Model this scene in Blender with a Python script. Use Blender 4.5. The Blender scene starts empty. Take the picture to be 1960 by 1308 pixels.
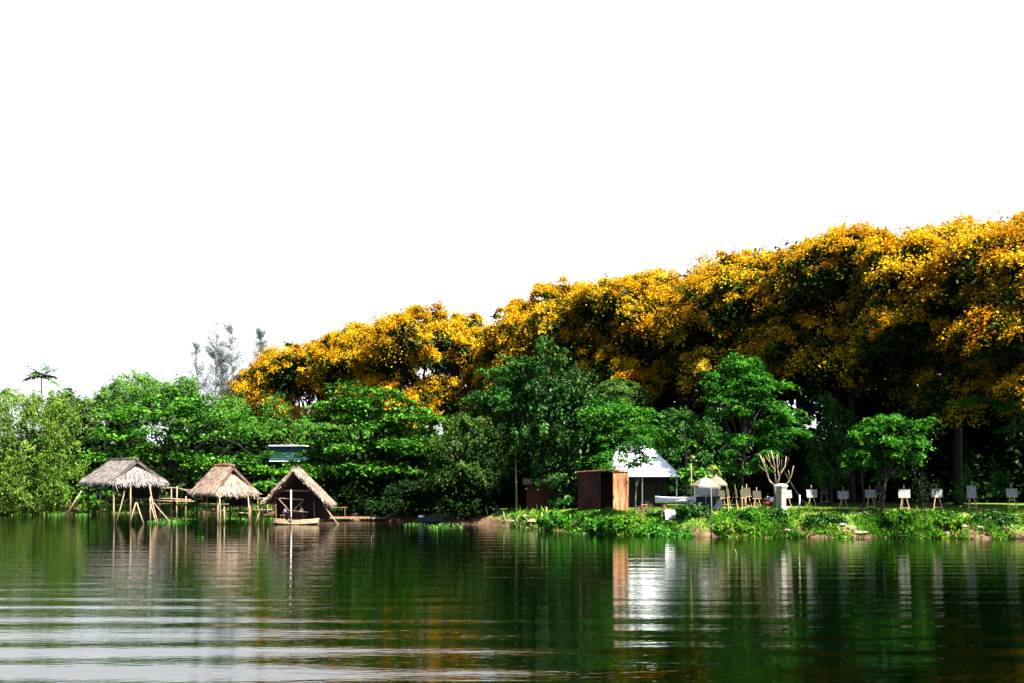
import bpy, bmesh, math, random
import numpy as np
from mathutils import Vector, Matrix

random.seed(7)
R = math.radians
scene = bpy.context.scene
COL = scene.collection

# ------------------------------------------------------------------ camera, sky, sun, exposure
F, CX, HZ, CH = 1923.0, 980.0, 905.0, 4.55      # focal length (px of a 1960 px wide frame), centre, horizon row, eye height
cam_d = bpy.data.cameras.new("camera")
cam = bpy.data.objects.new("camera", cam_d)
COL.objects.link(cam)
cam.location = (0, 0, CH)
cam.rotation_euler = (R(90), 0, 0)
cam_d.sensor_width = 36.0
cam_d.lens = F / 1960 * 36.0
cam_d.shift_y = (HZ - 654) / 1960
cam_d.clip_start = 0.1
cam_d.clip_end = 6000
scene.camera = cam

SUN_DIR = Vector((0.45, -0.34, 0.83)).normalized()
sun_el = math.asin(SUN_DIR.z)
sun_az = math.atan2(SUN_DIR.x, SUN_DIR.y)
world = bpy.data.worlds.new("World")
scene.world = world
world.use_nodes = True
wn, wl = world.node_tree.nodes, world.node_tree.links
bg = wn["Background"]
sky = wn.new("ShaderNodeTexSky")
sky.sky_type = 'NISHITA'
sky.sun_disc = False
sky.sun_elevation = sun_el
sky.sun_rotation = sun_az
sky.air_density = 0.6
sky.dust_density = 1.6
sky.ozone_density = 1.0
# a thin bright veil mixed over the blue
wmix = wn.new("ShaderNodeMix"); wmix.data_type = 'RGBA'
# bright low sky kept ahead only; overhead and behind left darker to deepen shade
wtc = wn.new("ShaderNodeTexCoord"); wsx = wn.new("ShaderNodeSeparateXYZ")
wl.new(wtc.outputs["Generated"], wsx.inputs[0])
def wrange(src, a, b):
    r = wn.new("ShaderNodeMapRange"); r.interpolation_type = 'SMOOTHSTEP'
    r.inputs[1].default_value = a; r.inputs[2].default_value = b; r.inputs[3].default_value = 0; r.inputs[4].default_value = 1
    wl.new(src, r.inputs[0]); return r.outputs[0]
wnz = wn.new("ShaderNodeTexNoise"); wnz.inputs["Scale"].default_value = 2.2; wnz.inputs["Detail"].default_value = 6
wl.new(wtc.outputs["Generated"], wnz.inputs["Vector"])
wz = wn.new("ShaderNodeMath"); wz.operation = 'MULTIPLY_ADD'; wz.inputs[1].default_value = 0.25; wl.new(wnz.outputs["Fac"], wz.inputs[0]); wl.new(wsx.outputs["Z"], wz.inputs[2])
wm = wn.new("ShaderNodeMath"); wm.operation = 'MULTIPLY'
wl.new(wrange(wz.outputs[0], 0.95, 0.64), wm.inputs[0]); wl.new(wrange(wsx.outputs["Y"], 0.05, 0.55), wm.inputs[1])
wl.new(wm.outputs[0], wmix.inputs[0])
wmix.inputs[7].default_value = (5.3, 5.45, 5.7, 1)
wl.new(sky.outputs[0], wmix.inputs[6])
wl.new(wmix.outputs[2], bg.inputs[0])
bg.inputs[1].default_value = 0.055

sd = bpy.data.lights.new("sun", 'SUN')
sd.energy = 5.0
sd.angle = R(0.5)
sd.color = (1.0, 0.95, 0.86)
so = bpy.data.objects.new("sun", sd)
COL.objects.link(so)
so.location = (60, -20, 90)
so.rotation_euler = SUN_DIR.to_track_quat('Z', 'Y').to_euler()

scene.view_settings.view_transform = 'Standard'
scene.view_settings.look = 'None'
scene.view_settings.gamma = 1.0
scene.view_settings.exposure = 2.4
scene.view_settings.use_curve_mapping = False
scene.render.engine = 'CYCLES'
cy = scene.cycles
cy.max_bounces = 5
cy.diffuse_bounces = 1
cy.glossy_bounces = 2
cy.transmission_bounces = 2
cy.transparent_max_bounces = 4
cy.caustics_reflective = False
cy.caustics_refractive = False

def at(x, y, D):
    return np.array([(x - CX) * D / F, D, CH - (y - HZ) * D / F])

# ------------------------------------------------------------------ materials
def new_mat(name):
    m = bpy.data.materials.new(name)
    m.use_nodes = True
    m.node_tree.nodes.clear()
    out = m.node_tree.nodes.new("ShaderNodeOutputMaterial")
    return m, m.node_tree.nodes, m.node_tree.links, out

def ramp(n, stops):
    r = n.new("ShaderNodeValToRGB")
    e = r.color_ramp.elements
    while len(e) < len(stops):
        e.new(0.5)
    for k, (p, c) in enumerate(stops):
        e[k].position = p
        e[k].color = (*c, 1)
    return r

def leaf_mat(name, stops, trans=0.3, gloss=0.06, rough=0.4, patch=0.12, K=0.72):
    stops = [(p, tuple(v * K for v in c)) for p, c in stops]
    trans *= 0.55; gloss *= 0.35; rough = 0.5
    m, n, l, out = new_mat(name)
    a = n.new("ShaderNodeAttribute"); a.attribute_name = "tint"
    geo = n.new("ShaderNodeNewGeometry")
    nz = n.new("ShaderNodeTexNoise"); nz.inputs["Scale"].default_value = 0.35; nz.inputs["Detail"].default_value = 3
    l.new(geo.outputs["Position"], nz.inputs["Vector"])
    mm = n.new("ShaderNodeMath"); mm.operation = 'MULTIPLY_ADD'
    l.new(nz.outputs["Fac"], mm.inputs[0]); mm.inputs[1].default_value = patch * 4; mm.inputs[2].default_value = -patch * 2
    ad = n.new("ShaderNodeMath"); ad.operation = 'ADD'; ad.use_clamp = True
    l.new(a.outputs["Fac"], ad.inputs[0]); l.new(mm.outputs[0], ad.inputs[1])
    rp = ramp(n, stops)
    l.new(ad.outputs[0], rp.inputs[0])
    df = n.new("ShaderNodeBsdfDiffuse"); tr = n.new("ShaderNodeBsdfTranslucent"); gl = n.new("ShaderNodeBsdfGlossy")
    gl.inputs["Roughness"].default_value = rough
    gl.inputs["Color"].default_value = (0.5, 0.6, 0.35, 1)
    l.new(rp.outputs[0], df.inputs[0]); l.new(rp.outputs[0], tr.inputs[0])
    m1 = n.new("ShaderNodeMixShader"); m1.inputs[0].default_value = trans
    l.new(df.outputs[0], m1.inputs[1]); l.new(tr.outputs[0], m1.inputs[2])
    m2 = n.new("ShaderNodeMixShader"); m2.inputs[0].default_value = gloss
    l.new(m1.outputs[0], m2.inputs[1]); l.new(gl.outputs[0], m2.inputs[2])
    l.new(m2.outputs[0], out.inputs[0])
    return m

def surf_mat(name, c0, c1, scale=3.0, stretch=(1, 1, 1), rough=0.8, bump=0.3, metal=0.0, spec=0.3, detail=6, lo=0.35, hi=0.65, coords="Object", K=0.75):
    c0 = tuple(v * K for v in c0); c1 = tuple(v * K for v in c1)
    m, n, l, out = new_mat(name)
    tc = n.new("ShaderNodeTexCoord"); mp = n.new("ShaderNodeMapping")
    mp.inputs["Scale"].default_value = stretch
    l.new(tc.outputs[coords], mp.inputs["Vector"])
    nz = n.new("ShaderNodeTexNoise"); nz.inputs["Scale"].default_value = scale; nz.inputs["Detail"].default_value = detail
    l.new(mp.outputs[0], nz.inputs["Vector"])
    rp = ramp(n, [(lo, c0), (hi, c1)])
    l.new(nz.outputs["Fac"], rp.inputs[0])
    b = n.new("ShaderNodeBsdfPrincipled")
    b.inputs["Roughness"].default_value = rough
    b.inputs["Metallic"].default_value = metal
    b.inputs["Specular IOR Level"].default_value = spec
    l.new(rp.outputs[0], b.inputs["Base Color"])
    if bump:
        bp = n.new("ShaderNodeBump"); bp.inputs["Strength"].default_value = bump; bp.inputs["Distance"].default_value = 0.05
        l.new(nz.outputs["Fac"], bp.inputs["Height"]); l.new(bp.outputs[0], b.inputs["Normal"])
    l.new(b.outputs[0], out.inputs[0])
    return m

M = {}
M['blossom'] = leaf_mat("yellow_blossom", [(0.0, (0.40, 0.13, 0.004)), (0.35, (0.62, 0.30, 0.006)), (0.7, (0.74, 0.44, 0.010)), (1.0, (0.78, 0.54, 0.03))], 0.55, 0.0, patch=0.14, K=0.78)
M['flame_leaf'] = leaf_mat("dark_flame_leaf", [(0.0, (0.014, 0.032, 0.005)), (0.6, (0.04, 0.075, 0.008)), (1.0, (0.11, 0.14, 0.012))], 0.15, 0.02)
M['dark_leaf'] = leaf_mat("dark_shade_leaf", [(0.0, (0.004, 0.012, 0.003)), (1.0, (0.012, 0.034, 0.006))], 0.08, 0.02)  # shade under the trees put into a near-black leaf colour
M['willow_leaf'] = leaf_mat("olive_feathery_leaf", [(0.0, (0.05, 0.12, 0.012)), (0.5, (0.115, 0.23, 0.024)), (1.0, (0.23, 0.35, 0.05))], 0.35, 0.02)
M['almond_leaf'] = leaf_mat("broad_bright_leaf", [(0.0, (0.016, 0.075, 0.006)), (0.5, (0.045, 0.19, 0.010)), (1.0, (0.11, 0.30, 0.016))], 0.3, 0.07, 0.35)
M['bamboo_leaf'] = leaf_mat("pale_bamboo_leaf", [(0.0, (0.035, 0.12, 0.015)), (0.5, (0.09, 0.25, 0.03)), (1.0, (0.15, 0.33, 0.04))], 0.35, 0.02)
M['feather_leaf'] = leaf_mat("fresh_green_feathery_leaf", [(0.0, (0.014, 0.075, 0.008)), (0.5, (0.04, 0.20, 0.014)), (1.0, (0.10, 0.32, 0.02))], 0.3, 0.03)
M['blue_leaf'] = leaf_mat("blue_green_feathery_leaf", [(0.0, (0.010, 0.055, 0.011)), (0.5, (0.026, 0.13, 0.020)), (1.0, (0.07, 0.23, 0.035))], 0.25, 0.03)
M['grey_leaf'] = leaf_mat("grey_green_drooping_leaf", [(0.0, (0.018, 0.05, 0.009)), (0.5, (0.042, 0.11, 0.015)), (1.0, (0.11, 0.20, 0.028))], 0.25, 0.03)
M['glossy_leaf'] = leaf_mat("dark_glossy_leaf", [(0.0, (0.006, 0.035, 0.006)), (0.5, (0.016, 0.085, 0.010)), (1.0, (0.05, 0.17, 0.016))], 0.2, 0.10, 0.3)
M['needle'] = leaf_mat("grey_needle", [(0.0, (0.045, 0.075, 0.065)), (1.0, (0.12, 0.165, 0.145))], 0.3, 0.0)
M['palm_leaf'] = leaf_mat("palm_frond", [(0.0, (0.02, 0.08, 0.012)), (1.0, (0.07, 0.20, 0.03))], 0.25, 0.08)
M['yellow_palm'] = leaf_mat("yellowing_frond", [(0.0, (0.12, 0.20, 0.02)), (1.0, (0.38, 0.40, 0.05))], 0.3, 0.05)
M['grass'] = leaf_mat("bank_grass", [(0.0, (0.012, 0.05, 0.004)), (0.45, (0.05, 0.19, 0.010)), (0.85, (0.14, 0.33, 0.016)), (1.0, (0.32, 0.32, 0.06))], 0.3, 0.02, patch=0.25)
M['dry'] = leaf_mat('dry_leaf', [(0.0, (0.10, 0.05, 0.02)), (0.6, (0.28, 0.17, 0.07)), (1.0, (0.45, 0.33, 0.16))], 0.1, 0.0)
M['lawn'] = leaf_mat('sunlit_lawn', [(0.0, (0.08, 0.16, 0.008)), (0.5, (0.20, 0.30, 0.016)), (1.0, (0.36, 0.40, 0.05))], 0.3, 0.0)
M['hyacinth'] = leaf_mat("floating_leaf", [(0.0, (0.015, 0.06, 0.006)), (1.0, (0.07, 0.22, 0.02))], 0.25, 0.08)
M['bark'] = surf_mat("dark_bark", (0.005, 0.004, 0.003), (0.020, 0.015, 0.011), 4, (1, 1, 0.25))
M['pale_bark'] = surf_mat("pale_bark", (0.16, 0.11, 0.07), (0.36, 0.27, 0.18), 5, (1, 1, 0.3))
M['grey_bark'] = surf_mat("grey_bark", (0.09, 0.075, 0.055), (0.22, 0.18, 0.13), 5, (1, 1, 0.3))
M['cut_wood'] = surf_mat("bare_cut_wood", (0.14, 0.095, 0.055), (0.40, 0.30, 0.19), 6, (1, 1, 0.3))
M['bamboo'] = surf_mat("weathered_bamboo", (0.20, 0.13, 0.07), (0.44, 0.32, 0.19), 6, (1, 1, 0.3), 0.6)
M['dark_wood'] = surf_mat("dark_wet_wood", (0.012, 0.008, 0.006), (0.045, 0.03, 0.02), 5, (1, 1, 0.3))
M['red_wood'] = surf_mat("reddish_wood", (0.16, 0.06, 0.03), (0.34, 0.15, 0.07), 5)
M['white_wood'] = surf_mat("white_painted_post", (0.62, 0.60, 0.55), (0.80, 0.78, 0.74), 5, (1, 1, 0.3), 0.5, K=1)
M['easel_wood'] = surf_mat("pine_easel_wood", (0.45, 0.28, 0.13), (0.68, 0.48, 0.26), 6, (1, 1, 0.3), 0.6)
M['canvas'] = surf_mat("grey_white_canvas", (0.22, 0.23, 0.23), (0.36, 0.365, 0.35), 6, rough=0.8, bump=0)
M['canvas_back'] = surf_mat("olive_board_back", (0.035, 0.032, 0.016), (0.075, 0.066, 0.034), 5, rough=0.8, bump=0)
M['white_paint'] = surf_mat("white_paint", (0.70, 0.72, 0.72), (0.82, 0.82, 0.80), 3, rough=0.45, bump=0.05, K=1)
M['white_roof'] = surf_mat("white_sheet_roof", (0.70, 0.77, 0.77), (0.84, 0.86, 0.85), 1.2, (1, 1, 1), rough=0.5, bump=0.05, K=1)
M['house_wall'] = surf_mat("dim_house_wall", (0.010, 0.013, 0.015), (0.025, 0.03, 0.034), 2)  # shade below the roof put into the wall colour
M['stucco'] = surf_mat("pillar_stucco", (0.28, 0.23, 0.12), (0.52, 0.46, 0.33), 4, rough=0.85, lo=0.3, hi=0.6)
M['umbrella'] = surf_mat("beige_umbrella_cloth", (0.14, 0.11, 0.075), (0.22, 0.175, 0.12), 2, rough=0.8, bump=0)
M['umbrella_white'] = surf_mat("white_umbrella_cloth", (0.30, 0.28, 0.25), (0.40, 0.375, 0.34), 2, rough=0.8, bump=0)
M['blue_cloth'] = surf_mat("blue_grey_sheet", (0.018, 0.03, 0.042), (0.036, 0.055, 0.072), 2)
M['steel'] = surf_mat("grey_steel", (0.25, 0.25, 0.26), (0.4, 0.4, 0.4), 8, rough=0.4, metal=0.7, bump=0)
M['rubber'] = surf_mat("black_rubber", (0.012, 0.012, 0.012), (0.03, 0.03, 0.03), 8, bump=0)
M['red_paint'] = surf_mat("dark_red_paint", (0.22, 0.012, 0.018), (0.34, 0.03, 0.03), 3, rough=0.3, spec=0.5, bump=0)
M['pink'] = surf_mat("pink_plastic", (0.55, 0.10, 0.12), (0.68, 0.2, 0.2), 3, rough=0.5, bump=0)
M['teal_paint'] = surf_mat("blue_green_wall_paint", (0.012, 0.055, 0.065), (0.022, 0.085, 0.09), 2)
M['boat_blue'] = surf_mat("dark_blue_hull", (0.02, 0.05, 0.08), (0.05, 0.10, 0.13), 3)
M['pale_yellow'] = surf_mat("pale_yellow_board", (0.45, 0.42, 0.20), (0.66, 0.62, 0.36), 4, bump=0)
M['shirt'] = surf_mat("white_shirt", (0.75, 0.76, 0.80), (0.84, 0.85, 0.88), 8, bump=0.1, K=1)
M['trousers'] = surf_mat("navy_trousers", (0.012, 0.016, 0.045), (0.03, 0.035, 0.08), 8, bump=0.1)
M['skin'] = surf_mat("skin", (0.25, 0.13, 0.075), (0.32, 0.17, 0.10), 8, rough=0.55, bump=0)
M['hair'] = surf_mat("black_hair", (0.008, 0.007, 0.006), (0.02, 0.018, 0.016), 20, bump=0.2)
M['rock'] = surf_mat("bank_rubble", (0.22, 0.15, 0.10), (0.48, 0.38, 0.29), 4)
M['lamp_globe'] = surf_mat("yellowed_globe", (0.10, 0.09, 0.02), (0.24, 0.21, 0.06), 6, bump=0.1)

# thatch: streaks that run down the slope (strand meshes add the rest)
def thatch_mat(name, stops):
    m, n, l, out = new_mat(name)
    a = n.new("ShaderNodeAttribute"); a.attribute_name = "tint"
    tc = n.new("ShaderNodeTexCoord")
    nz = n.new("ShaderNodeTexNoise"); nz.inputs["Scale"].default_value = 1.6; nz.inputs["Detail"].default_value = 7; nz.inputs["Roughness"].default_value = 0.7
    l.new(tc.outputs["Object"], nz.inputs["Vector"])
    mm = n.new("ShaderNodeMath"); mm.operation = 'MULTIPLY_ADD'; mm.inputs[1].default_value = 1.4; mm.inputs[2].default_value = -0.7
    l.new(nz.outputs["Fac"], mm.inputs[0])
    ad = n.new("ShaderNodeMath"); ad.operation = 'ADD'; ad.use_clamp = True
    l.new(a.outputs["Fac"], ad.inputs[0]); l.new(mm.outputs[0], ad.inputs[1])
    rp = ramp(n, stops); l.new(ad.outputs[0], rp.inputs[0])
    b = n.new("ShaderNodeBsdfPrincipled"); b.inputs["Roughness"].default_value = 0.9; b.inputs["Specular IOR Level"].default_value = 0.1
    l.new(rp.outputs[0], b.inputs["Base Color"]); l.new(b.outputs[0], out.inputs[0])
    return m
M['thatch_grey'] = thatch_mat("grey_thatch", [(0.0, (0.06, 0.05, 0.045)), (0.5, (0.19, 0.165, 0.155)), (1.0, (0.38, 0.335, 0.31))])
M['thatch_tan'] = thatch_mat("tan_thatch", [(0.0, (0.08, 0.05, 0.035)), (0.5, (0.25, 0.18, 0.135)), (1.0, (0.48, 0.375, 0.29))])

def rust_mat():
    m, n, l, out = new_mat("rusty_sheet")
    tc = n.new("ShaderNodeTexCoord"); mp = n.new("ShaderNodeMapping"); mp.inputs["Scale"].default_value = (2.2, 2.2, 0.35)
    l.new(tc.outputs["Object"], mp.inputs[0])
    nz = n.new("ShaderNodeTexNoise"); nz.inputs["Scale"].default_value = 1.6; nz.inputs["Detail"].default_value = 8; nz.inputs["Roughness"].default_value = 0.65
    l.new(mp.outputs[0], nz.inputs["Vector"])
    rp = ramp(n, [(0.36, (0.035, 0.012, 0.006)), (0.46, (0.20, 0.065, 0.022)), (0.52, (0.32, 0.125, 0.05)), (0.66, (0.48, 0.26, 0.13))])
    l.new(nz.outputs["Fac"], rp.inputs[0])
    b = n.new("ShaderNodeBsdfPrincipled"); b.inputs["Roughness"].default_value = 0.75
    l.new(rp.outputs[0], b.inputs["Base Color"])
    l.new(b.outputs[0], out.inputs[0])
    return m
M['woven'] = surf_mat('painted_shade_woven_wall', (0.006, 0.004, 0.003), (0.022, 0.015, 0.01), 5)  # shade of the interiors put into a near-black wall colour
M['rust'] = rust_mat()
M['rust_shade'] = surf_mat('painted_shade_rust', (0.02, 0.006, 0.004), (0.13, 0.035, 0.016), 1.6, (2.2, 2.2, 0.4), rough=0.8, bump=0.05)  # shade on the shed's side and inner walls painted as darker rust

def ground_mat():
    m, n, l, out = new_mat("river_bank_ground")
    geo = n.new("ShaderNodeNewGeometry")
    def noise(s, d=5):
        z = n.new("ShaderNodeTexNoise"); z.inputs["Scale"].default_value = s; z.inputs["Detail"].default_value = d
        l.new(geo.outputs["Position"], z.inputs["Vector"]); return z
    g = ramp(n, [(0.3, (0.02, 0.05, 0.007)), (0.5, (0.06, 0.12, 0.014)), (0.7, (0.15, 0.18, 0.03))])
    d = ramp(n, [(0.3, (0.025, 0.015, 0.009)), (0.7, (0.15, 0.09, 0.05))])
    l.new(noise(1.3).outputs["Fac"], g.inputs[0]); l.new(noise(2.1).outputs["Fac"], d.inputs[0])
    sx = n.new("ShaderNodeSeparateXYZ"); l.new(geo.outputs["Position"], sx.inputs[0])
    k = n.new("ShaderNodeMath"); k.operation = 'MULTIPLY_ADD'; k.inputs[1].default_value = 0.45; k.inputs[2].default_value = -0.30
    l.new(sx.outputs["Z"], k.inputs[0])
    ad = n.new("ShaderNodeMath"); ad.operation = 'ADD'; l.new(k.outputs[0], ad.inputs[0]); l.new(noise(0.5).outputs["Fac"], ad.inputs[1])
    fr = ramp(n, [(0.45, (0, 0, 0)), (0.62, (1, 1, 1))]); l.new(ad.outputs[0], fr.inputs[0])
    mx = n.new("ShaderNodeMix"); mx.data_type = 'RGBA'
    l.new(fr.outputs[0], mx.inputs[0]); l.new(d.outputs[0], mx.inputs[6]); l.new(g.outputs[0], mx.inputs[7])
    b = n.new("ShaderNodeBsdfPrincipled"); b.inputs["Roughness"].default_value = 0.95; b.inputs["Specular IOR Level"].default_value = 0.1
    l.new(mx.outputs[2], b.inputs["Base Color"])
    bp = n.new("ShaderNodeBump"); bp.inputs["Strength"].default_value = 0.5; bp.inputs["Distance"].default_value = 0.1
    l.new(noise(6).outputs["Fac"], bp.inputs["Height"]); l.new(bp.outputs[0], b.inputs["Normal"])
    l.new(b.outputs[0], out.inputs[0])
    return m

def water_mat():
    m, n, l, out = new_mat("river_water")
    geo = n.new("ShaderNodeNewGeometry")
    sx = n.new("ShaderNodeSeparateXYZ"); l.new(geo.outputs["Position"], sx.inputs[0])
    def math_(op, a, b=None, c=None, clamp=False):
        k = n.new("ShaderNodeMath"); k.operation = op; k.use_clamp = clamp
        for i, v in enumerate((a, b, c)):
            if v is None: continue
            if isinstance(v, (int, float)): k.inputs[i].default_value = v
            else: l.new(v, k.inputs[i])
        return k.outputs[0]
    def noise(sc, s=1.0, d=2, off=(0, 0, 0)):
        mp = n.new("ShaderNodeMapping"); mp.inputs["Scale"].default_value = sc; mp.inputs["Location"].default_value = off
        l.new(geo.outputs["Position"], mp.inputs["Vector"])
        z = n.new("ShaderNodeTexNoise"); z.inputs["Scale"].default_value = s; z.inputs["Detail"].default_value = d
        l.new(mp.outputs[0], z.inputs["Vector"]); return z.outputs["Fac"]
    # long low swell rolling toward the camera, strongest on the left
    warp = math_('MULTIPLY', noise((0.035, 0.10, 0), 1, 2), 9.0)
    ph = math_('MULTIPLY_ADD', sx.outputs["Y"], 2.30, warp)
    sw = math_('SINE', ph)
    ampx = n.new("ShaderNodeMapRange"); l.new(sx.outputs["X"], ampx.inputs[0])
    ampx.inputs[1].default_value = -9.0; ampx.inputs[2].default_value = 3.0; ampx.inputs[3].default_value = 0.0125; ampx.inputs[4].default_value = 0.0075
    ampy = n.new("ShaderNodeMapRange"); l.new(sx.outputs["Y"], ampy.inputs[0])
    ampy.inputs[1].default_value = 24; ampy.inputs[2].default_value = 38; ampy.inputs[3].default_value = 1.0; ampy.inputs[4].default_value = 0.34
    h1 = math_('MULTIPLY', math_('MULTIPLY', sw, ampx.outputs[0]), ampy.outputs[0])
    h2 = math_('MULTIPLY', noise((0.22, 1.5, 0), 1.0, 3), 0.012)
    h3 = math_('MULTIPLY', noise((1.6, 6.5, 0), 1.0, 3, (3, 7, 0)), 0.006)
    ph2 = math_('MULTIPLY_ADD', sx.outputs["Y"], 3.7, math_('MULTIPLY', noise((0.06, 0.16, 0), 1, 2, (9, 4, 0)), 11.0))
    h4 = math_('MULTIPLY', math_('SINE', ph2), 0.0024)
    h = math_('ADD', math_('ADD', math_('ADD', h1, h2), h3), h4)
    bp = n.new("ShaderNodeBump"); bp.inputs["Strength"].default_value = 1.0; bp.inputs["Distance"].default_value = 1.0
    l.new(h, bp.inputs["Height"])
    b = n.new("ShaderNodeBsdfPrincipled")
    b.inputs["Base Color"].default_value = (0.0001, 0.0012, 0.0002, 1)
    b.inputs["Roughness"].default_value = 0.02
    b.inputs["IOR"].default_value = 2.6
    b.inputs["Specular IOR Level"].default_value = 0.5
    l.new(bp.outputs[0], b.inputs["Normal"])
    l.new(b.outputs[0], out.inputs[0])
    return m

# ------------------------------------------------------------------ mesh helpers
class MB:
    """collects shapes into one mesh"""
    def __init__(s): s.v = []; s.f = []
    def add(s, vs, fs):
        o = len(s.v); s.v.extend([tuple(map(float, p)) for p in vs]); s.f.extend([tuple(i + o for i in q) for q in fs])
    def tube(s, pts, rad, n=6, cap=True):
        pts = [Vector(p) for p in pts]
        if isinstance(rad, (int, float)): rad = [rad] * len(pts)
        rings = []
        for i, p in enumerate(pts):
            t = (pts[min(i + 1, len(pts) - 1)] - pts[max(i - 1, 0)])
            t = t.normalized() if t.length > 1e-9 else Vector((0, 0, 1))
            a = t.cross(Vector((0, 0, 1)) if abs(t.z) < 0.9 else Vector((1, 0, 0))).normalized()
            b = t.cross(a)
            rings.append([p + (a * math.cos(2 * math.pi * k / n) + b * math.sin(2 * math.pi * k / n)) * rad[i] for k in range(n)])
        vs = [q for r in rings for q in r]; fs = []
        for i in range(len(pts) - 1):
            for k in range(n):
                fs.append((i * n + k, i * n + (k + 1) % n, (i + 1) * n + (k + 1) % n, (i + 1) * n + k))
        if cap:
            fs.append(tuple(range(n))[::-1]); fs.append(tuple((len(pts) - 1) * n + k for k in range(n)))
        s.add(vs, fs); return s
    def box(s, c, size, rot=None):
        x, y, z = [k / 2 for k in size]
        vs = [Vector((i * x, j * y, k * z)) for i in (-1, 1) for j in (-1, 1) for k in (-1, 1)]
        if rot is not None: vs = [rot @ q for q in vs]
        vs = [q + Vector(c) for q in vs]
        s.add(vs, [(0, 1, 3, 2), (4, 6, 7, 5), (0, 4, 5, 1), (2, 3, 7, 6), (0, 2, 6, 4), (1, 5, 7, 3)]); return s
    def lathe(s, c, prof, n=12, axis=None):
        c = Vector(c); q = axis.to_track_quat('Z', 'Y').to_matrix() if axis is not None else Matrix.Identity(3)
        vs = [c + q @ Vector((r * math.cos(2 * math.pi * k / n), r * math.sin(2 * math.pi * k / n), z)) for r, z in prof for k in range(n)]
        fs = [(i * n + k, i * n + (k + 1) % n, (i + 1) * n + (k + 1) % n, (i + 1) * n + k) for i in range(len(prof) - 1) for k in range(n)]
        fs += [tuple(range(n))[::-1], tuple((len(prof) - 1) * n + k for k in range(n))]
        s.add(vs, fs); return s
    def slab(s, poly, th):
        """thick sheet from a planar polygon, thickened against its normal"""
        p = [Vector(q) for q in poly]; nrm = (p[1] - p[0]).cross(p[2] - p[0]).normalized()
        n = len(p); vs = p + [q - nrm * th for q in p]
        fs = [tuple(range(n)), tuple(range(n, 2 * n))[::-1]] + [(i, i + n, (i + 1) % n + n, (i + 1) % n) for i in range(n)]
        s.add(vs, fs); return s
    def build(s, name, mat, parent=None, base=(0, 0, 0), smooth=False, bevel=0.0):
        me = bpy.data.meshes.new(name)
        b = Vector(base)
        me.from_pydata([Vector(q) - b for q in s.v], [], s.f)
        me.materials.append(M[mat] if isinstance(mat, str) else mat)
        bm = bmesh.new(); bm.from_mesh(me); bmesh.ops.recalc_face_normals(bm, faces=bm.faces[:]); bm.to_mesh(me); bm.free()
        if smooth: me.polygons.foreach_set("use_smooth", [True] * len(me.polygons))
        o = bpy.data.objects.new(name, me); COL.objects.link(o)
        if parent: o.parent = parent
        else: o.location = b
        if bevel:
            bv = o.modifiers.new("bevel", 'BEVEL'); bv.width = bevel; bv.segments = 2; bv.limit_method = 'ANGLE'
        return o

def thing(name, label, cat, loc=(0, 0, 0), group=None, rz=0.0):
    o = bpy.data.objects.new(name, None); COL.objects.link(o)
    o.empty_display_size = 0.3
    o.location = Vector([float(v) for v in loc]); o.rotation_euler = (0, 0, rz)
    o['label'] = label; o['category'] = cat
    if group: o['group'] = group
    return o

def tag(o, label=None, cat=None, group=None, kind=None):
    if label: o['label'] = label
    if cat: o['category'] = cat
    if group: o['group'] = group
    if kind: o['kind'] = kind
    return o

def copy_tree(root):
    c = root.copy(); COL.objects.link(c)
    for ch in root.children:
        d = ch.copy(); COL.objects.link(d); d.parent = c
        for g in ch.children:
            e = g.copy(); COL.objects.link(e); e.parent = d
    return c

def unit(a):
    return a / np.maximum(np.linalg.norm(a, axis=-1, keepdims=True), 1e-9)

def quads(name, C, A, B, tint, mat, parent=None, base=(0, 0, 0), bend=0.0):
    """leaf-shaped faces: centre C, half long axis A, half width axis B"""
    n = len(C)
    base = np.array([float(k) for k in base])
    N = unit(np.cross(A, B))
    L = np.linalg.norm(A, axis=1, keepdims=True)
    v = np.empty((n, 4, 3), np.float32)
    v[:, 0] = C + A - base; v[:, 1] = C + B + N * L * bend - A * 0.15 - base; v[:, 2] = C - A - base; v[:, 3] = C - B + N * L * bend - A * 0.15 - base
    me = bpy.data.meshes.new(name)
    me.vertices.add(n * 4); me.vertices.foreach_set("co", v.ravel())
    me.loops.add(n * 4); me.loops.foreach_set("vertex_index", np.arange(n * 4, dtype=np.int32))
    me.polygons.add(n); me.polygons.foreach_set("loop_start", np.arange(n, dtype=np.int32) * 4)
    at_ = me.attributes.new("tint", 'FLOAT', 'FACE'); at_.data.foreach_set("value", np.clip(tint, 0, 1).astype(np.float32))
    me.update(calc_edges=True)
    me.materials.append(M[mat])
    o = bpy.data.objects.new(name, me); COL.objects.link(o)
    if parent: o.parent = parent
    else: o.location = Vector(base)
    return o

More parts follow.
